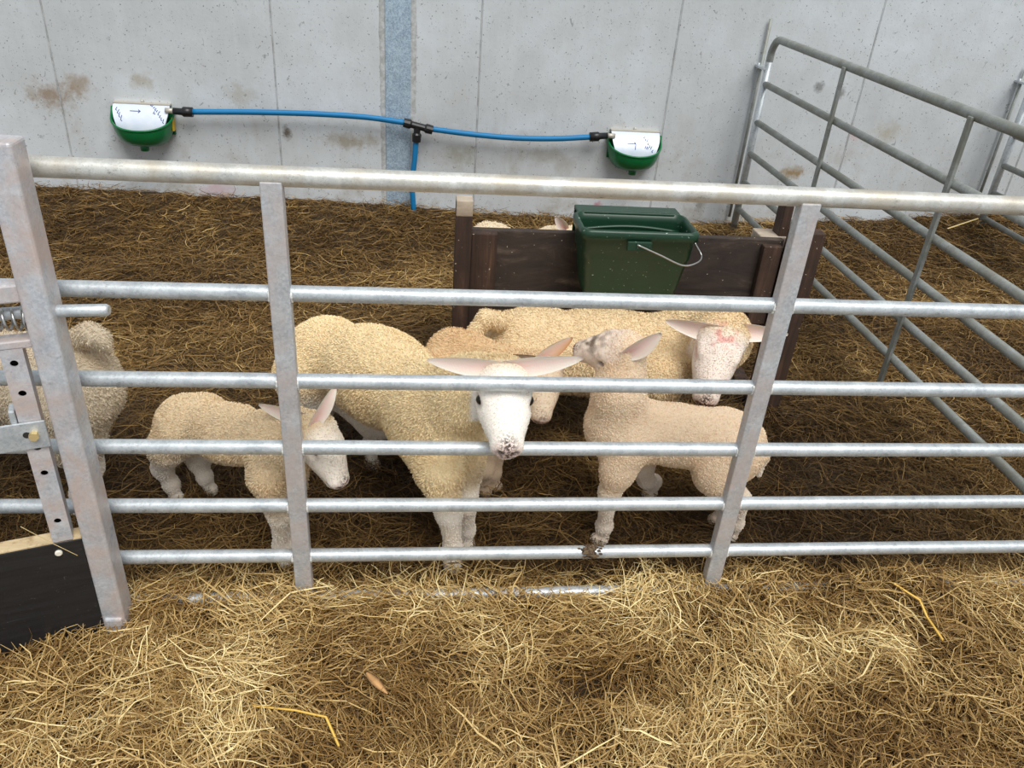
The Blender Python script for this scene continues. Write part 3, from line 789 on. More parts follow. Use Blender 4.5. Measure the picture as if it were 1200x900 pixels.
class Body:
    def __init__(s): s.pr = []; s.cut = []
    def cone(s, a, b, ra, rb, k=.03):
        a = A(a, float); b = A(b, float)
        if np.linalg.norm(b-a) < abs(ra-rb)+1e-3: b = a+nrm(b-a+1e-6)*(abs(ra-rb)+2e-3)
        s.pr.append(('c', a, b, ra, rb, k))
    def ell(s, c, R, rad, k=.03): s.pr.append(('e', A(c, float), A(R, float), A(rad, float), None, k))
    def chain(s, pts, rads, k=.02):
        for i in range(len(pts)-1): s.cone(pts[i], pts[i+1], rads[i], rads[i+1], k)
    def cutell(s, c, R, rad, k=.004): s.cut.append((A(c, float), A(R, float), A(rad, float), k))
    def box(s, p, pad):
        if p[0] == 'c':
            lo = np.minimum(p[1]-p[3], p[2]-p[4]); hi = np.maximum(p[1]+p[3], p[2]+p[4])
        else:
            r = np.sqrt(((p[2]*p[3][:, None])**2).sum(0)); lo = p[1]-r; hi = p[1]+r
        return lo-pad, hi+pad
    def mesh(s, h):
        bs = [s.box(p, .02) for p in s.pr]; lo = np.min([b[0] for b in bs], 0)-2*h; hi = np.max([b[1] for b in bs], 0)+2*h
        n = np.ceil((hi-lo)/h).astype(int)+1
        ax = [lo[i]+h*np.arange(n[i]) for i in range(3)]
        Fv = np.full(n, .2, np.float64)
        for p in s.pr:
            l, u = s.box(p, p[5]+.02); i0 = np.maximum(((l-lo)/h).astype(int), 0); i1 = np.minimum(((u-lo)/h).astype(int)+2, n)
            G = np.stack(np.meshgrid(*[ax[i][i0[i]:i1[i]] for i in range(3)], indexing='ij'), -1)
            d = sd_cone(G, p[1], p[2], p[3], p[4]) if p[0] == 'c' else sd_ell(G, p[1], p[2], p[3])
            sl = tuple(slice(i0[i], i1[i]) for i in range(3)); cur = Fv[sl]; k = p[5]
            hh = np.maximum(k-np.abs(cur-d), 0)/k; Fv[sl] = np.minimum(cur, d)-hh*hh*k*.25
        for c, R, rad, k in s.cut:
            r = rad.max()+.02; i0 = np.maximum(((c-r-lo)/h).astype(int), 0); i1 = np.minimum(((c+r-lo)/h).astype(int)+2, n)
            G = np.stack(np.meshgrid(*[ax[i][i0[i]:i1[i]] for i in range(3)], indexing='ij'), -1)
            d = -sd_ell(G, c, R, rad); sl = tuple(slice(i0[i], i1[i]) for i in range(3)); cur = Fv[sl]
            hh = np.maximum(k-np.abs(cur-d), 0)/k; Fv[sl] = np.maximum(cur, d)+hh*hh*k*.25
        ins = Fv < 0
        cs = np.zeros(n-1, int)
        for a in (0, 1):
            for b in (0, 1):
                for c in (0, 1): cs += ins[a:n[0]-1+a, b:n[1]-1+b, c:n[2]-1+c]
        act = (cs > 0) & (cs < 8); idx = np.full(n-1, -1); ci = np.argwhere(act); idx[act] = np.arange(len(ci))
        acc = np.zeros((len(ci), 3)); cnt = np.zeros(len(ci))
        for axis in range(3):
            o = [(i, j) for i in (0, 1) for j in (0, 1)]
            for i, j in o:
                off0 = [0, 0, 0]; oth = [q for q in range(3) if q != axis]; off0[oth[0]] = i; off0[oth[1]] = j; off1 = list(off0); off1[axis] = 1
                f0 = Fv[tuple((ci+off0).T)]; f1 = Fv[tuple((ci+off1).T)]; m = (f0 < 0) != (f1 < 0)
                t = f0[m]/(f0[m]-f1[m]); pt = np.tile(A(off0, float), (m.sum(), 1)); pt[:, axis] = t
                acc[m] += pt; cnt[m] += 1
        V = lo+h*(ci+acc/cnt[:, None])
        quads = []
        for axis in range(3):
            oth = [(axis+1) % 3, (axis+2) % 3]
            sl0 = [slice(1, -1)]*3; sl0[axis] = slice(0, -1); sl1 = [slice(1, -1)]*3; sl1[axis] = slice(1, None)
            a = ins[tuple(sl0)]; b = ins[tuple(sl1)]; e = np.argwhere(a != b)
            if not len(e): continue
            flip = a[tuple(e.T)]; base = e+1; base[:, axis] -= 1
            def cell(d0, d1):
                q = base.copy(); q[:, oth[0]] += d0; q[:, oth[1]] += d1; return idx[tuple(q.T)]
            q = np.stack([cell(-1, -1), cell(0, -1), cell(0, 0), cell(-1, 0)], -1)
            q[~flip] = q[~flip][:, ::-1]; quads.append(q)
        return V, np.concatenate(quads)
def frame(fwd, upv):
    f = nrm(fwd); r = nrm(np.cross(f, upv)); u = np.cross(r, f); return np.stack([f, r, u])     # rows: forward, right, up

def ear_mesh(root, tip, open_, W_, fold=.35):
    """a cupped leaf: returns verts, quads, coat weight (1 = inside)"""
    root = A(root, float); d = A(tip, float)-root; L = np.linalg.norm(d); d /= L; o = nrm(A(open_, float)-d*(A(open_, float)@d)); s = np.cross(d, o)
    n, m = 15, 9; T = np.linspace(0, 1, n); S = np.linspace(-1, 1, m); out = []
    for layer in (0, 1):
        P = np.zeros((n, m, 3))
        for i, t in enumerate(T):
            w = W_*.5*(math.sin(math.pi*min(.985, t*.87+.115)**.93))**.68; w = max(w, W_*.05)
            cup = fold*(1-t*.45)*1.15
            for j, q in enumerate(S):
                c = (q*q)*cup*w*1.6
                th = (.0030*(1-q*q)**.5+.0006)*(1-.5*t)
                P[i, j] = root+d*L*t+s*w*q*(1-.25*cup*abs(q))+o*(c+(th if layer else -th)+.03*L*math.sin(t*2.2)) - o*.05*L*t*t
        out.append(P)
    V = np.concatenate([o_.reshape(-1, 3) for o_ in out]); I = np.arange(n*m).reshape(n, m); Fq = []
    for k, ofs in ((0, 0), (1, n*m)):
        a = np.stack([I[:-1, :-1], I[1:, :-1], I[1:, 1:], I[:-1, 1:]], -1).reshape(-1, 4)+ofs
        Fq.append(a if k else a[:, ::-1])
    rim = list(I[0, :])+list(I[1:, -1])+list(I[-1, -2::-1])+list(I[-2:0:-1, 0])
    rr = A(rim); nx_ = np.roll(rr, -1); Fq.append(np.stack([rr, nx_, nx_+n*m, rr+n*m], -1))
    inside = np.concatenate([np.zeros(n*m), np.ones(n*m)]); tt = np.concatenate([np.repeat(T, m)]*2); qq = np.concatenate([np.tile(S, n)]*2)
    return V, np.concatenate(Fq), inside, tt, qq

WH = A(srgb(240, 230, 216)[:3]); CR = A(srgb(232, 206, 164)[:3]); PK = A(srgb(240, 205, 190)[:3]); DK = A(srgb(60, 48, 42)[:3]); TAN = A(srgb(196, 160, 116)[:3])
EARP = A(srgb(242, 206, 198)[:3])
def build_sheep(label, cat, trunk, head, ears, legs, tail=None, h=.0055, wool=CR, face=WH, legc=WH, belly=None, dirt_head=0., extra=None, hair=26000, wlen=.007, nosedark=1., seed=1, neck=None, closed_eye=False, eye_scale=1., group=None, redtop=0., eartip=None, woolneck=.9, rough=1., eartint=None, legk=.95):
    B = Body()
    rump, mid, sh = [A(p, float) for p in trunk['pts']]; Rr, Rm, Rs = trunk['rad']      # each (len, halfwidth, halfheight)
    f1 = frame(mid-rump, (0, 0, 1)); f2 = frame(sh-mid, (0, 0, 1)); f0 = frame(sh-rump, (0, 0, 1))
    B.ell(rump, f1, Rr, .05); B.ell(mid, f0, Rm, .06); B.ell(sh, f2, Rs, .05)
    fwdT = f0[0]
    # neck and head
    Lh = head['L']; poll = A(head['poll'], float); hf = frame(head['dir'], head['up'])
    floor_ = None
    def H(f, r, u): return poll+(hf[0]*f+hf[1]*r+hf[2]*u)*Lh
    nk0 = sh+fwdT*Rs[0]*.35+A([0, 0, Rs[2]*.30]); nk1 = H(.05, 0, -.16)
    nr0, nr1 = (neck or (Rs[1]*.80, Lh*.27))
    nm = (nk0+nk1)/2+A(head.get('nb', (0, 0, 0)), float)
    B.chain([nk0, nm, nk1], [nr0, (nr0*.45+nr1*.55), nr1], .05)
    B.ell(H(.16, 0, -.10), hf, A([.28, .275, .22])*Lh, .03)
    B.ell(H(.34, 0, -.22), hf, A([.26, .215, .20])*Lh, .03)
    B.ell(H(.50, 0, -.17), hf, A([.26, .205, .16])*Lh, .03); B.cone(H(.36, 0, -.13), H(.80, 0, -.175), .205*Lh, .155*Lh, .04)
    B.ell(H(.885, 0, -.175), hf, A([.105, .150, .105])*Lh, .02)
    B.cone(H(.42, 0, -.31), H(.84, 0, -.30), .10*Lh, .070*Lh, .02)
    for s in (-1, 1):
        B.ell(H(.33, .205*s, -.005), hf, A([.10, .055, .05])*Lh, .02)         # brow
        B.ell(H(.42, .175*s, -.18), hf, A([.12, .06, .07])*Lh, .02)           # cheekbone
        B.cutell(H(.375, .286*s, -.075), hf, A([.065, .05, .042])*Lh, .006)
        B.cutell(H(.985, .070*s, -.155), hf, A([.05, .036, .018])*Lh, .004)
        B.ell(H(.04, .22*s, -.06), hf, A([.09, .09, .07])*Lh, .02)            # ear base
    B.cutell(H(.97, 0, -.262), hf, A([.20, .17, .010])*Lh, .006)
    B.cutell(H(1.0, 0, -.205), hf, A([.03, .008, .05])*Lh, .004)
    # legs
    feet = []
    for lg in legs:
        P = [A(p, float) for p in lg['p']]; R = lg['r']; B.chain(P, R, .022)
        f = P[-1]; dirf = lg.get('f', fwdT); ff = frame(A([dirf[0], dirf[1], 0.]), (0, 0, 1)); feet.append((f, R[-1]))
        s = R[-1]*1.25
        B.ell(f+ff[0]*s*.35-A([0, 0, s*.4]), ff, A([1.25, .95, .95])*s, .008)
        kk = P[-2]; B.ell(kk, np.eye(3), A([1.12]*3)*R[-2], .012)
    if tail is not None:
        TP = [A(p, float) for p in tail['p']]; B.chain(TP, tail['r'], .018)
    for e in (extra or []): B.ell(*e)
    V, Q = B.mesh(h)
    # weights
    dH = (V-poll)@hf.T/Lh
    headw = np.clip(1.35-np.maximum(0, np.linalg.norm((dH-A([.42, 0, -.2]))/A([.62, .37, .36]), axis=1)), 0, 1)
    headw = np.clip(headw*3, 0, 1)*(dH[:, 0] > -.02-.2*(V[:, 2]*0))
    headw = np.clip(headw, 0, 1)*np.clip((dH[:, 0]+.02)/.10, 0, 1)*np.clip((.345-np.abs(dH[:, 1]))/.03, 0, 1)*np.clip((dH[:, 2]+.50+.12*np.clip(dH[:, 0]-.2, 0, 1))/.04, 0, 1)
    floorz = min(f[0][2] for f in feet); bz = mid[2]-Rm[2]
    legw = np.clip((floorz+(bz-floorz)*legk-V[:, 2])/.05, 0, 1)
    fl = 1-np.maximum(headw, legw)
    no = vnoise(V, 90., seed)*.55+vnoise(V, 200., seed+1)*.45-.5
    no2 = vnoise(V, 22., seed+3)-.5
    me = npmesh('sheep', V, Q); me.update()
    Nn = np.zeros(len(V)*3, np.float32); me.vertices.foreach_get('normal', Nn); Nn = Nn.reshape(-1, 3)
    V = V+Nn*(fl*rough*(no*.0075+no2*.007))[:, None]+Nn*((1-fl)*(no2*.0012))[:, None]
    # coat colours
    up_ = Nn[:, 2]
    blotch = vnoise(V, 11., seed+7)
    C = np.tile(A(wool, float), (len(V), 1))
    C = C*(1-.30*np.clip((blotch-.55)*3, 0, 1)[:, None]*(1-A([.86, .72, .56])))
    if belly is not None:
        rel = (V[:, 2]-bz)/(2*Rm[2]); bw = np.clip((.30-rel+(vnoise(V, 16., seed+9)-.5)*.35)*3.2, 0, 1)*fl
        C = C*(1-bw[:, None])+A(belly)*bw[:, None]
    C = C*(1-headw[:, None])+A(face)*headw[:, None]
    lw = legw*(1-headw); C = C*(1-lw[:, None])+A(legc)*lw[:, None]
    dl = np.clip((.07-(V[:, 2]-floorz))/.06, 0, 1)*np.clip((vnoise(V, 45., 5)-.35)*2.5, 0, 1)*.6; C = C*(1-dl[:, None])+A(srgb(150, 128, 98)[:3])*dl[:, None]
    # pink skin on nose, lids and inner ears
    nw = np.clip((dH[:, 0]-.88)/.10, 0, 1)*headw; C = C*(1-.6*nw[:, None])+A(srgb(214, 172, 160)[:3])*.6*nw[:, None]
    for s in (-1, 1):
        de = np.linalg.norm((dH-A([.375, .255*s, -.075]))/A([.095, .10, .062]), axis=1); ew = np.clip(1.35-de, 0, 1)*headw
        col = A(srgb(226, 170, 160)[:3]) if closed_eye else A(srgb(120, 92, 80)[:3]); C = C*(1-.7*ew[:, None])+col*.7*ew[:, None]
        nd = np.linalg.norm((dH-A([.98, .070*s, -.155]))/A([.07, .055, .030]), axis=1); nw2 = np.clip(1.5-nd, 0, 1); C = C*(1-.8*nw2[:, None])+DK*.8*nw2[:, None]
    dm = np.clip(1-np.abs(dH[:, 2]+.262)/.018, 0, 1)*(dH[:, 0] > .82)*(np.abs(dH[:, 1]) < .2); C = C*(1-.7*dm[:, None])+DK*.7*dm[:, None]
    if dirt_head:
        dw = np.clip((vnoise(V, 75., 3)-.38)*3.5, 0, 1)*np.clip(1.3-np.linalg.norm((dH-A([.5, 0, .05]))/A([.50, .24, .14]), axis=1), 0, 1)*dirt_head
        C = C*(1-dw[:, None])+A(srgb(98, 80, 64)[:3])*dw[:, None]
    if redtop:
        dw = np.clip((vnoise(V, 55., 13)-.45)*4, 0, 1)*np.clip(1.5-np.linalg.norm((dH-A([.14, 0, .12]))/A([.2, .16, .14]), axis=1), 0, 1)*redtop
        C = C*(1-dw[:, None])+A(srgb(226, 120, 116)[:3])*dw[:, None]
    nose = np.clip((dH[:, 0]-.76)/.16, 0, 1)*np.clip(1.25-np.abs(dH[:, 1])/.12, 0, 1)*np.clip((dH[:, 2]+.30)/.06, 0, 1)*headw*nosedark
    # tail, ears
    Vs = [V]; Qs = [Q]; Cs = [C]; Ws = [fl]; Ns = [nose]; mats = [np.zeros(len(Q), int)]; off = len(V)
    for ei, (er, etp, eo, ew_) in enumerate(ears):
        r_ = H(*er) if len(er) == 3 and np.max(np.abs(er)) < .5 else A(er); 
        ev, eq, ins, tt, qq = ear_mesh(r_, etp, eo, ew_)
        c = np.tile(A(face, float)*.4+WH*.6, (len(ev), 1)); wi = ins*np.clip(.9-np.abs(qq)*.8, 0, 1)*np.clip(1.25-tt*.8, 0, 1)*.9
        c = c*(1-wi[:, None])+EARP*wi[:, None]
        deep = ins*np.clip(.5-tt, 0, 1)*1.3*np.clip(1-np.abs(qq)*1.2, 0, 1); c = c*(1-deep[:, None])+A(srgb(196, 120, 110)[:3])*deep[:, None]
        if eartint and ei in eartint:
            tw = np.clip((qq*.5+.2+tt*.5) if ei else .55+tt*.5, 0, 1)*.9; c = c*(1-tw[:, None])+A(srgb(*eartint[ei])[:3])*tw[:, None]
        Vs.append(ev); Qs.append(eq+off); off += len(ev); Cs.append(c); Ws.append(np.zeros(len(ev))); Ns.append(np.zeros(len(ev))); mats.append(np.ones(len(eq), int))
    base = A([rump[0]*.5+sh[0]*.5, rump[1]*.5+sh[1]*.5, floorz])
    V = np.concatenate(Vs)-base; Q = np.concatenate(Qs); C = np.concatenate(Cs); Wt = np.concatenate(Ws)
    bpy.data.meshes.remove(me)
    me = npmesh('sheep', V, Q)
    ca = me.attributes.new('coat', 'FLOAT_COLOR', 'POINT'); ca.data.foreach_set('color', np.concatenate([np.clip(C, 0, 1), np.ones((len(C), 1))], 1).astype(np.float32).ravel())
    me.attributes.new('wool', 'FLOAT', 'POINT').data.foreach_set('value', Wt.astype(np.float32))
    me.attributes.new('nose', 'FLOAT', 'POINT').data.foreach_set('value', np.concatenate(Ns).astype(np.float32))
    ob = link('lamb' if cat == 'lamb' else 'sheep', me, [M_COAT, M_EAR]); me.polygons.foreach_set('material_index', np.concatenate(mats).astype(np.int32)); ob.location = base
    tag(ob, label, cat, group)
    # eyes
    if not closed_eye:
        for s in (-1, 1):
            c = Vector(H(.375, .240*s, -.066))-Vector(base); mb = MB(c); q = bmesh.ops.create_uvsphere(mb.bm, u_segments=16, v_segments=10, radius=.038*Lh*eye_scale)
            for f in mb.bm.faces: f.smooth = True
            mb.build('eye', M_EYE, ob, c)
    # short crimped wool fibres
    if hair:
        rg = np.random.default_rng(seed+40); nb = len(Vs[0]); q0 = Qs[0]; wq = fl[q0].mean(1)
        ey = np.min([np.linalg.norm((dH-A([.375, .25*s_, -.075])), axis=1) for s_ in (-1, 1)], 0)[q0].min(1); p = np.clip(wq, 0, 1)+.9*(1-wq)*(ey > .085)*(nw[q0].mean(1) < .5); p = p/p.sum(); pick = rg.choice(len(q0), hair, p=p); bc = rg.dirichlet([1, 1, 1, 1], hair)
        P = (Vs[0][q0[pick]]*bc[..., None]).sum(1)-base; Nm = Nn[q0[pick]].mean(1); Nm /= np.linalg.norm(Nm, axis=1, keepdims=True)+1e-9
        Cc = C[q0[pick]].mean(1)*rg.uniform(.80, 1.12, hair)[:, None]
        tdir = -f0[0][None, :]*.5+A([0, 0, -.6])[None, :]+rg.normal(0, .8, (hair, 3)); tdir -= Nm*(tdir*Nm).sum(1, keepdims=True); tdir /= np.linalg.norm(tdir, axis=1, keepdims=True)+1e-9
        wk = np.clip(wq[pick], 0, 1); L = rg.uniform(.6, 1.3, hair)[:, None]*(wlen*wk+.0028*(1-wk))[:, None]; lay = ((1-wk)*.8)[:, None]; tdir = tdir*(1-lay)+hf[0]*(-1)*lay*headw[q0].mean(1)[pick][:, None]+A([0, 0, -1.])*lay*(1-headw[q0].mean(1)[pick][:, None]); tdir -= Nm*(tdir*Nm).sum(1, keepdims=True); tdir /= np.linalg.norm(tdir, axis=1, keepdims=True)+1e-9; sd = np.cross(Nm, tdir); w = rg.uniform(.0007, .0013, hair)[:, None]
        p0 = P-Nm*.001; p1 = P+Nm*L*.45+tdir*L*.25; p2 = P+Nm*L*.62+tdir*L*.85
        HV = np.stack([p0-sd*w, p0+sd*w, p1-sd*w, p1+sd*w, p2-sd*w*.3, p2+sd*w*.3], 1).reshape(-1, 3); b = np.arange(hair)[:, None]*6
        HF = np.concatenate([b+A([[0, 1, 3, 2]]), b+A([[2, 3, 5, 4]])], 1).reshape(-1, 4)
        hm = npmesh('fleece', HV, HF, smooth=True); hc = hm.attributes.new('coat', 'FLOAT_COLOR', 'POINT')
        hc.data.foreach_set('color', np.repeat(np.concatenate([np.clip(Cc, 0, 1), np.ones((hair, 1))], 1), 6, axis=0).astype(np.float32).ravel())
        ho = link('fleece', hm, M_WOOL, ob); ho['kind'] = 'stuff'
    return ob
def leg(pts, r, f=None):
    d = {'p': pts, 'r': r}
    if f is not None: d['f'] = f
    return d
def gz(x, y, d=.014): return (x, y, float(ground(x, y))+d)
def gf(u, v, d=.022): return tuple(gq(u, v, d))

DIRTY = A(srgb(150, 128, 104)[:3])
# A: small lamb, front left, head lowered to the right
def lamb_a():
    ru = at(222, 497, .42); sh = at(320, 520, .19); md = (ru+sh)/2+A([0, 0, .0])
    poll = at(374, 497, .13); nose = at(405, 550, .075)
    fwdd = sh-ru
    fh1 = gf(331, 652); fh2 = gf(350, 648); hh1 = gf(205, 580); hh2 = gf(245, 570)
    legs = [leg([sh+A([.0, -.02, -.02]), at(312, 560, .13), at(328, 605, .125), (fh1[0], fh1[1], fh1[2]+.04), fh1], [.062, .044, .026, .019, .017]),
            leg([sh+A([.05, .05, -.03]), at(342, 560, .19), at(347, 605, .17), (fh2[0], fh2[1], fh2[2]+.04), fh2], [.05, .036, .024, .017, .016]),
            leg([ru+A([-.01, -.03, .0]), at(196, 525, .37), at(190, 548, .40), (hh1[0]-.005, hh1[1], hh1[2]+.04), hh1], [.075, .048, .026, .019, .017]),
            leg([ru+A([.03, .05, -.01]), at(234, 528, .46), (hh2[0]-.025, hh2[1]+.01, hh2[2]+.085), (hh2[0]-.008, hh2[1], hh2[2]+.035), hh2], [.07, .045, .025, .018, .016])]
    build_sheep('small cream lamb at the front left with its head lowered to the right', 'lamb',
        {'pts': [ru, md, sh], 'rad': [A([.105, .078, .088]), A([.15, .078, .086]), A([.10, .074, .088])]},
        {'poll': poll, 'dir': nose-poll+A([.0, -.02, 0]), 'up': (.75, -.35, .8), 'L': .165},
        [((.03, -.22, -.03), at(303, 475, .14), (.2, -.95, -.1), .050), ((.0, .20, -.0), at(394, 452, .15), (.5, -.85, .0), .042)],
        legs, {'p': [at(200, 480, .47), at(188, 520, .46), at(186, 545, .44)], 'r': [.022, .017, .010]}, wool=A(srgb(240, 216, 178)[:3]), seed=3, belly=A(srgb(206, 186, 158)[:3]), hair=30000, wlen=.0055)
# B: large lamb in the middle, nose over the rail
def lamb_b():
    ru = at(386, 424, .74); sh = at(505, 487, .27); md = at(445, 441, .51)
    poll = at(590, 431, .10); nose = at(597, 519, -.105)
    fh1 = gf(530, 655); fh2 = gf(546, 634); hh1 = gz(-.15, .62); hh2 = gz(-.36, .72)
    legs = [leg([sh+A([.01, -.05, -.05]), at(515, 550, .13), at(526, 600, .105), (fh1[0], fh1[1], fh1[2]+.045), fh1], [.085, .060, .033, .021, .022], (.1, -1, 0)),
            leg([sh+A([.09, .0, -.06]), at(545, 548, .20), at(546, 590, .18), (fh2[0], fh2[1], fh2[2]+.045), fh2], [.075, .046, .030, .020, .021], (.2, -1, 0)),
            leg([ru+A([.07, -.05, -.03]), at(442, 490, .60), (-.13, .66, .12), (-.15, .63, .05), hh1], [.11, .065, .032, .021, .020]),
            leg([ru+A([-.06, -.04, -.03]), at(365, 480, .70), (-.36, .77, .12), (-.36, .73, .05), hh2], [.11, .065, .032, .021, .020])]
    build_sheep('large cream lamb in the middle pushing its white face out over the fourth rail', 'lamb',
        {'pts': [ru, md, sh], 'rad': [A([.17, .135, .145]), A([.26, .135, .145]), A([.16, .120, .145])]},
        {'poll': poll, 'dir': nose-poll, 'up': (0.02, -.6, .9), 'L': .228, 'nb': (-.01, 0, .01)},
        [((.03, -.20, .02), at(501, 423, .07), (.12, -.95, .05), .053), ((.03, .20, .02), at(683, 421, .07), (-.12, -.95, .05), .054)],
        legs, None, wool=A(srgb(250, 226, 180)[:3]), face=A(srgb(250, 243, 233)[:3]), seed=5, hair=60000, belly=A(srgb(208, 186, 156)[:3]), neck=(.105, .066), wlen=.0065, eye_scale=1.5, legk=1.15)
# C: behind the middle lamb
def lamb_c():
    ru = at(534, 421, 0.62); sh = at(603, 447, 0.505); md = (ru+sh)/2
    poll = at(640, 424, 0.395); nose = at(637, 489, 0.295)
    f1 = gf(564, 572); f2 = gf(578, 566); h1_ = gz(.04, .52); h2_ = gz(.12, .66)
    legs = [leg([sh+A([-.02, -.03, -.03]), at(572, 520, 0.455), at(568, 550, 0.435), (f1[0], f1[1], f1[2]+.04), f1], [.06, .038, .027, .019, .018]),
            leg([sh+A([.05, .02, -.03]), (f2[0]+.02, f2[1]+.02, .22), (f2[0]+.01, f2[1]+.01, .12), (f2[0], f2[1], f2[2]+.04), f2], [.055, .038, .025, .018, .017]),
            leg([ru+A([-.04, -.03, -.02]), (.03, .55, .22), (.02, .56, .12), (h1_[0], h1_[1], h1_[2]+.04), h1_], [.08, .048, .025, .018, .017]),
            leg([ru+A([.04, .03, -.02]), (.12, .65, .22), (.10, .68, .12), (h2_[0], h2_[1], h2_[2]+.04), h2_], [.08, .048, .025, .018, .017])]
    build_sheep('tan lamb half hidden behind the middle lamb, one ear pricked and tan at the tip', 'lamb',
        {'pts': [ru, md, sh], 'rad': [A([.098, .066, .100]), A([.12, .064, .098]), A([.10, .068, .095])]},
        {'poll': poll, 'dir': nose-poll, 'up': (.15, -.8, .8), 'L': .172},
        [((.03, -.20, .02), at(583, 418, 0.395), (.05, -.9, .3), .040), ((.03, .21, .03), at(671, 396, 0.395), (-.35, -.9, 0), .042)],
        legs, None, wool=A(srgb(236, 204, 160)[:3]), face=A(srgb(240, 220, 194)[:3]), legc=A(srgb(200, 176, 150)[:3]), seed=8, neck=(.058, .044), hair=26000, belly=DIRTY, nosedark=.6, eartint={0: (112, 88, 50), 1: (190, 130, 70)})  # legc is darkened for shade on the legs as well as dirt
# D: long-bodied sheep in front of the wooden board
def sheep_d():
    ru = at(619, 412, .79); sh = at(800, 414, .76); md = at(705, 414, .78)
    poll = at(850, 384, .57); nose = at(832, 458, .44)
    L_ = []
    for x, y in ((.78, .66), (.86, .80), (.30, .70), (.32, .86)):
        hd = gz(x, y); hind = x < .5
        L_.append(leg([(x+(.02 if hind else -.01), y, .30), (x+(.03 if hind else 0), y, .20), (x-(.03 if hind else -.005), y, .11), (x, y, hd[2]+.05), hd], [.095, .060, .034, .024, .023]))
    build_sheep('long-bodied cream sheep facing right in front of the wooden board, eyes shut and pink-marked forehead', 'sheep',
        {'pts': [ru, md, sh], 'rad': [A([.17, .135, .150]), A([.30, .140, .150]), A([.17, .130, .150])]},
        {'poll': poll, 'dir': nose-poll, 'up': (-.10, -.75, .75), 'L': .248, 'nb': (.02, 0, 0)},
        [((.03, -.21, .02), at(780, 377, .60), (.1, -.95, -.15), .072), ((.03, .21, .0), at(924, 393, .56), (-.1, -.95, .0), .066)],
        L_, {'p': [at(584, 376, .72), at(570, 374, .70), at(558, 387, .69), at(559, 403, .69)], 'r': [.030, .027, .023, .012]},
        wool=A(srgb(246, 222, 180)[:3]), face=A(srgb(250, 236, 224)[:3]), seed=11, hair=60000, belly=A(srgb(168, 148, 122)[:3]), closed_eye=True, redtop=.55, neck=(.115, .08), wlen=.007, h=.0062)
# E: pink lamb, front right, looking up to the left
def lamb_e():
    ru = at(852, 520, .29); sh = at(733, 505, .27); md = at(792, 510, .28)
    poll = at(736, 405, .27); nose = at(684, 404, .335)
    f1 = gf(706, 628); f2 = gf(764, 576); h1_ = gf(857, 626); h2_ = gf(842, 606)
    legs = [leg([sh+A([.0, -.04, -.01]), at(724, 552, .20), at(714, 578, .20), (f1[0], f1[1], f1[2]+.04), f1], [.07, .046, .027, .020, .018], (-1, -.1, 0)),
            leg([sh+A([.04, .05, -.02]), at(752, 545, .36), at(757, 562, .39), (f2[0], f2[1], f2[2]+.04), f2], [.055, .036, .024, .019, .017], (-1, 0, 0)),
            leg([ru+A([.0, -.04, .0]), at(838, 556, .21), at(868, 585, .22), (h1_[0]+.005, h1_[1], h1_[2]+.045), h1_], [.092, .058, .027, .019, .018], (-1, 0, 0)),
            leg([ru+A([.0, .04, .0]), (.88, .36, .18), (.92, .38, .11), (h2_[0]+.01, h2_[1], h2_[2]+.04), h2_], [.085, .052, .026, .018, .017], (-1, 0, 0))]
    build_sheep('short-coated pinkish lamb at the front right with its dirty face lifted to the left', 'lamb',
        {'pts': [ru, md, sh], 'rad': [A([.120, .088, .100]), A([.17, .084, .094]), A([.105, .084, .104])]},
        {'poll': poll, 'dir': nose-poll, 'up': (-.15, -.5, .9), 'L': .168, 'nb': (-.01, -.02, 0)},
        [((.02, -.20, .05), at(775, 391, .22), (-.1, -.9, -.2), .060), ((.02, .20, -.05), at(752, 408, .42), (0, -.5, .6), .045)],
        legs, {'p': [at(890, 515, .33), at(894, 535, .33), at(889, 556, .33)], 'r': [.020, .016, .010]},
        wool=A(srgb(255, 228, 196)[:3]), face=A(srgb(248, 228, 210)[:3]), legc=A(srgb(250, 234, 216)[:3]), seed=14, hair=26000, wlen=.0035, rough=.45, dirt_head=.9, neck=(.075, .050), woolneck=.5, nosedark=1.)
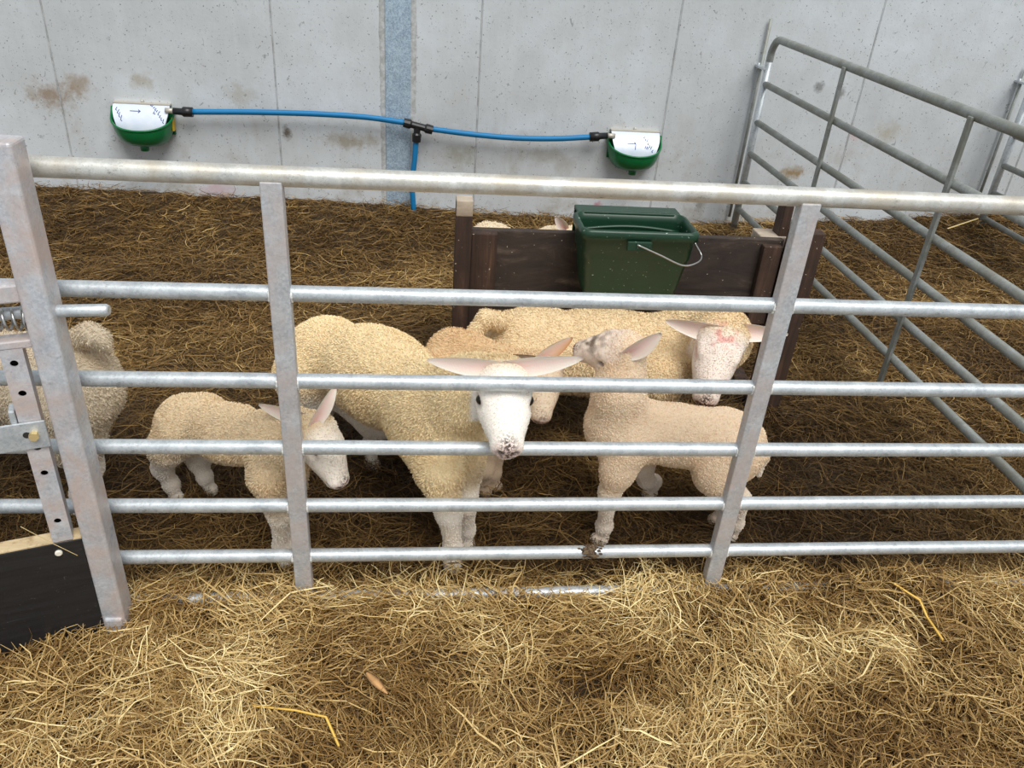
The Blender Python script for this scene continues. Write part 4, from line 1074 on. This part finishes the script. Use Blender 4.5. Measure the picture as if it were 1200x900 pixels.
# F: left edge, seen from behind the post
def sheep_f():
    ru = at(70, 452, .44); sh = ru+A([-.50, .08, .0]); md = (ru+sh)/2
    poll = sh+A([-.20, -.02, .16]); nose = poll+A([-.17, -.05, -.14])
    L_ = []
    for x, y, hind in ((-.955, .385, 1), (-1.0, .54, 1), (-1.42, .43, 0), (-1.44, .60, 0)):
        hd = gz(x, y)
        L_.append(leg([(x, y, .34), (x+(.015 if hind else 0), y, .23), (x+(.03 if hind else 0), y, .13), (x, y, hd[2]+.05), hd], [.115 if hind else .08, .075 if hind else .055, .04, .028, .024], (-1, 0, 0)))
    build_sheep('cream sheep at the left edge seen from its rump, mostly hidden by the gate post', 'sheep',
        {'pts': [ru, md, sh], 'rad': [A([.17, .135, .15]), A([.27, .135, .145]), A([.16, .125, .15])]},
        {'poll': poll, 'dir': nose-poll, 'up': (-.4, 0, .8), 'L': .23},
        [((.03, -.20, .02), poll+A([-.02, -.15, .0]), (-.5, -.2, .5), .05), ((.03, .20, .02), poll+A([.0, .16, .0]), (-.5, .2, .5), .05)],
        L_, {'p': [at(86, 400, .43), at(103, 391, .40), at(119, 397, .385), at(128, 411, .38)], 'r': [.030, .026, .020, .011]},
        wool=A(srgb(220, 204, 178)[:3]), seed=17, hair=50000, wlen=.007, h=.0065, neck=(.11, .075))
# G: lamb behind the board
def lamb_g():
    ru = A([.27, 1.25, .43]); sh = A([.46, 1.27, .40]); md = (ru+sh)/2; ru[2] = at(600, 263, 1.25)[2]-.105; sh[2] = ru[2]-.02
    tip = at(651, 254, 1.22); root = at(663, 268, 1.25); poll = root+A([.04, .03, -.03]); nose = poll+A([.10, -.03, -.11])
    L_ = []
    for x, y, hind in ((.22, 1.20, 1), (.25, 1.33, 1), (.46, 1.21, 0), (.48, 1.33, 0)):
        hd = gz(x, y); L_.append(leg([(x, y, .36), (x, y, .25), (x-(.02 if hind else 0), y, .14), (x, y, hd[2]+.04), hd], [.08 if hind else .06, .05, .028, .02, .018], (1, 0, 0)))
    build_sheep('pale lamb behind the wooden board, only its back and one pink ear showing', 'lamb',
        {'pts': [ru, md, sh], 'rad': [A([.12, .09, .105]), A([.16, .088, .10]), A([.11, .084, .10])]},
        {'poll': poll, 'dir': nose-poll, 'up': (.6, 0, .8), 'L': .16},
        [(tuple(root), tip, (-.1, -.9, .0), .042), ((.02, -.20, .02), poll+A([.02, .11, .02]), (.5, 0, .5), .042)],
        L_, None, wool=A(srgb(238, 218, 186)[:3]), seed=19, hair=9000, h=.0065)
lamb_a(); lamb_b(); lamb_c(); sheep_d(); lamb_e(); sheep_f(); lamb_g()

# ------------------------------------------------------------------ light: open barn front, bright overcast day
w = bpy.data.worlds.new('daylight'); SC.world = w; w.use_nodes = True
bg = w.node_tree.nodes['Background']; bg.inputs[0].default_value = (.90, .95, 1.0, 1); bg.inputs[1].default_value = .62
s = bpy.data.lights.new('sun', 'SUN'); s.energy = 2.9; s.angle = math.radians(35); s.color = (1, .975, .93)
so = bpy.data.objects.new('sun', s); COL.objects.link(so)
so.rotation_euler = Vector((-.18, .50, -.85)).to_track_quat('-Z', 'Y').to_euler()
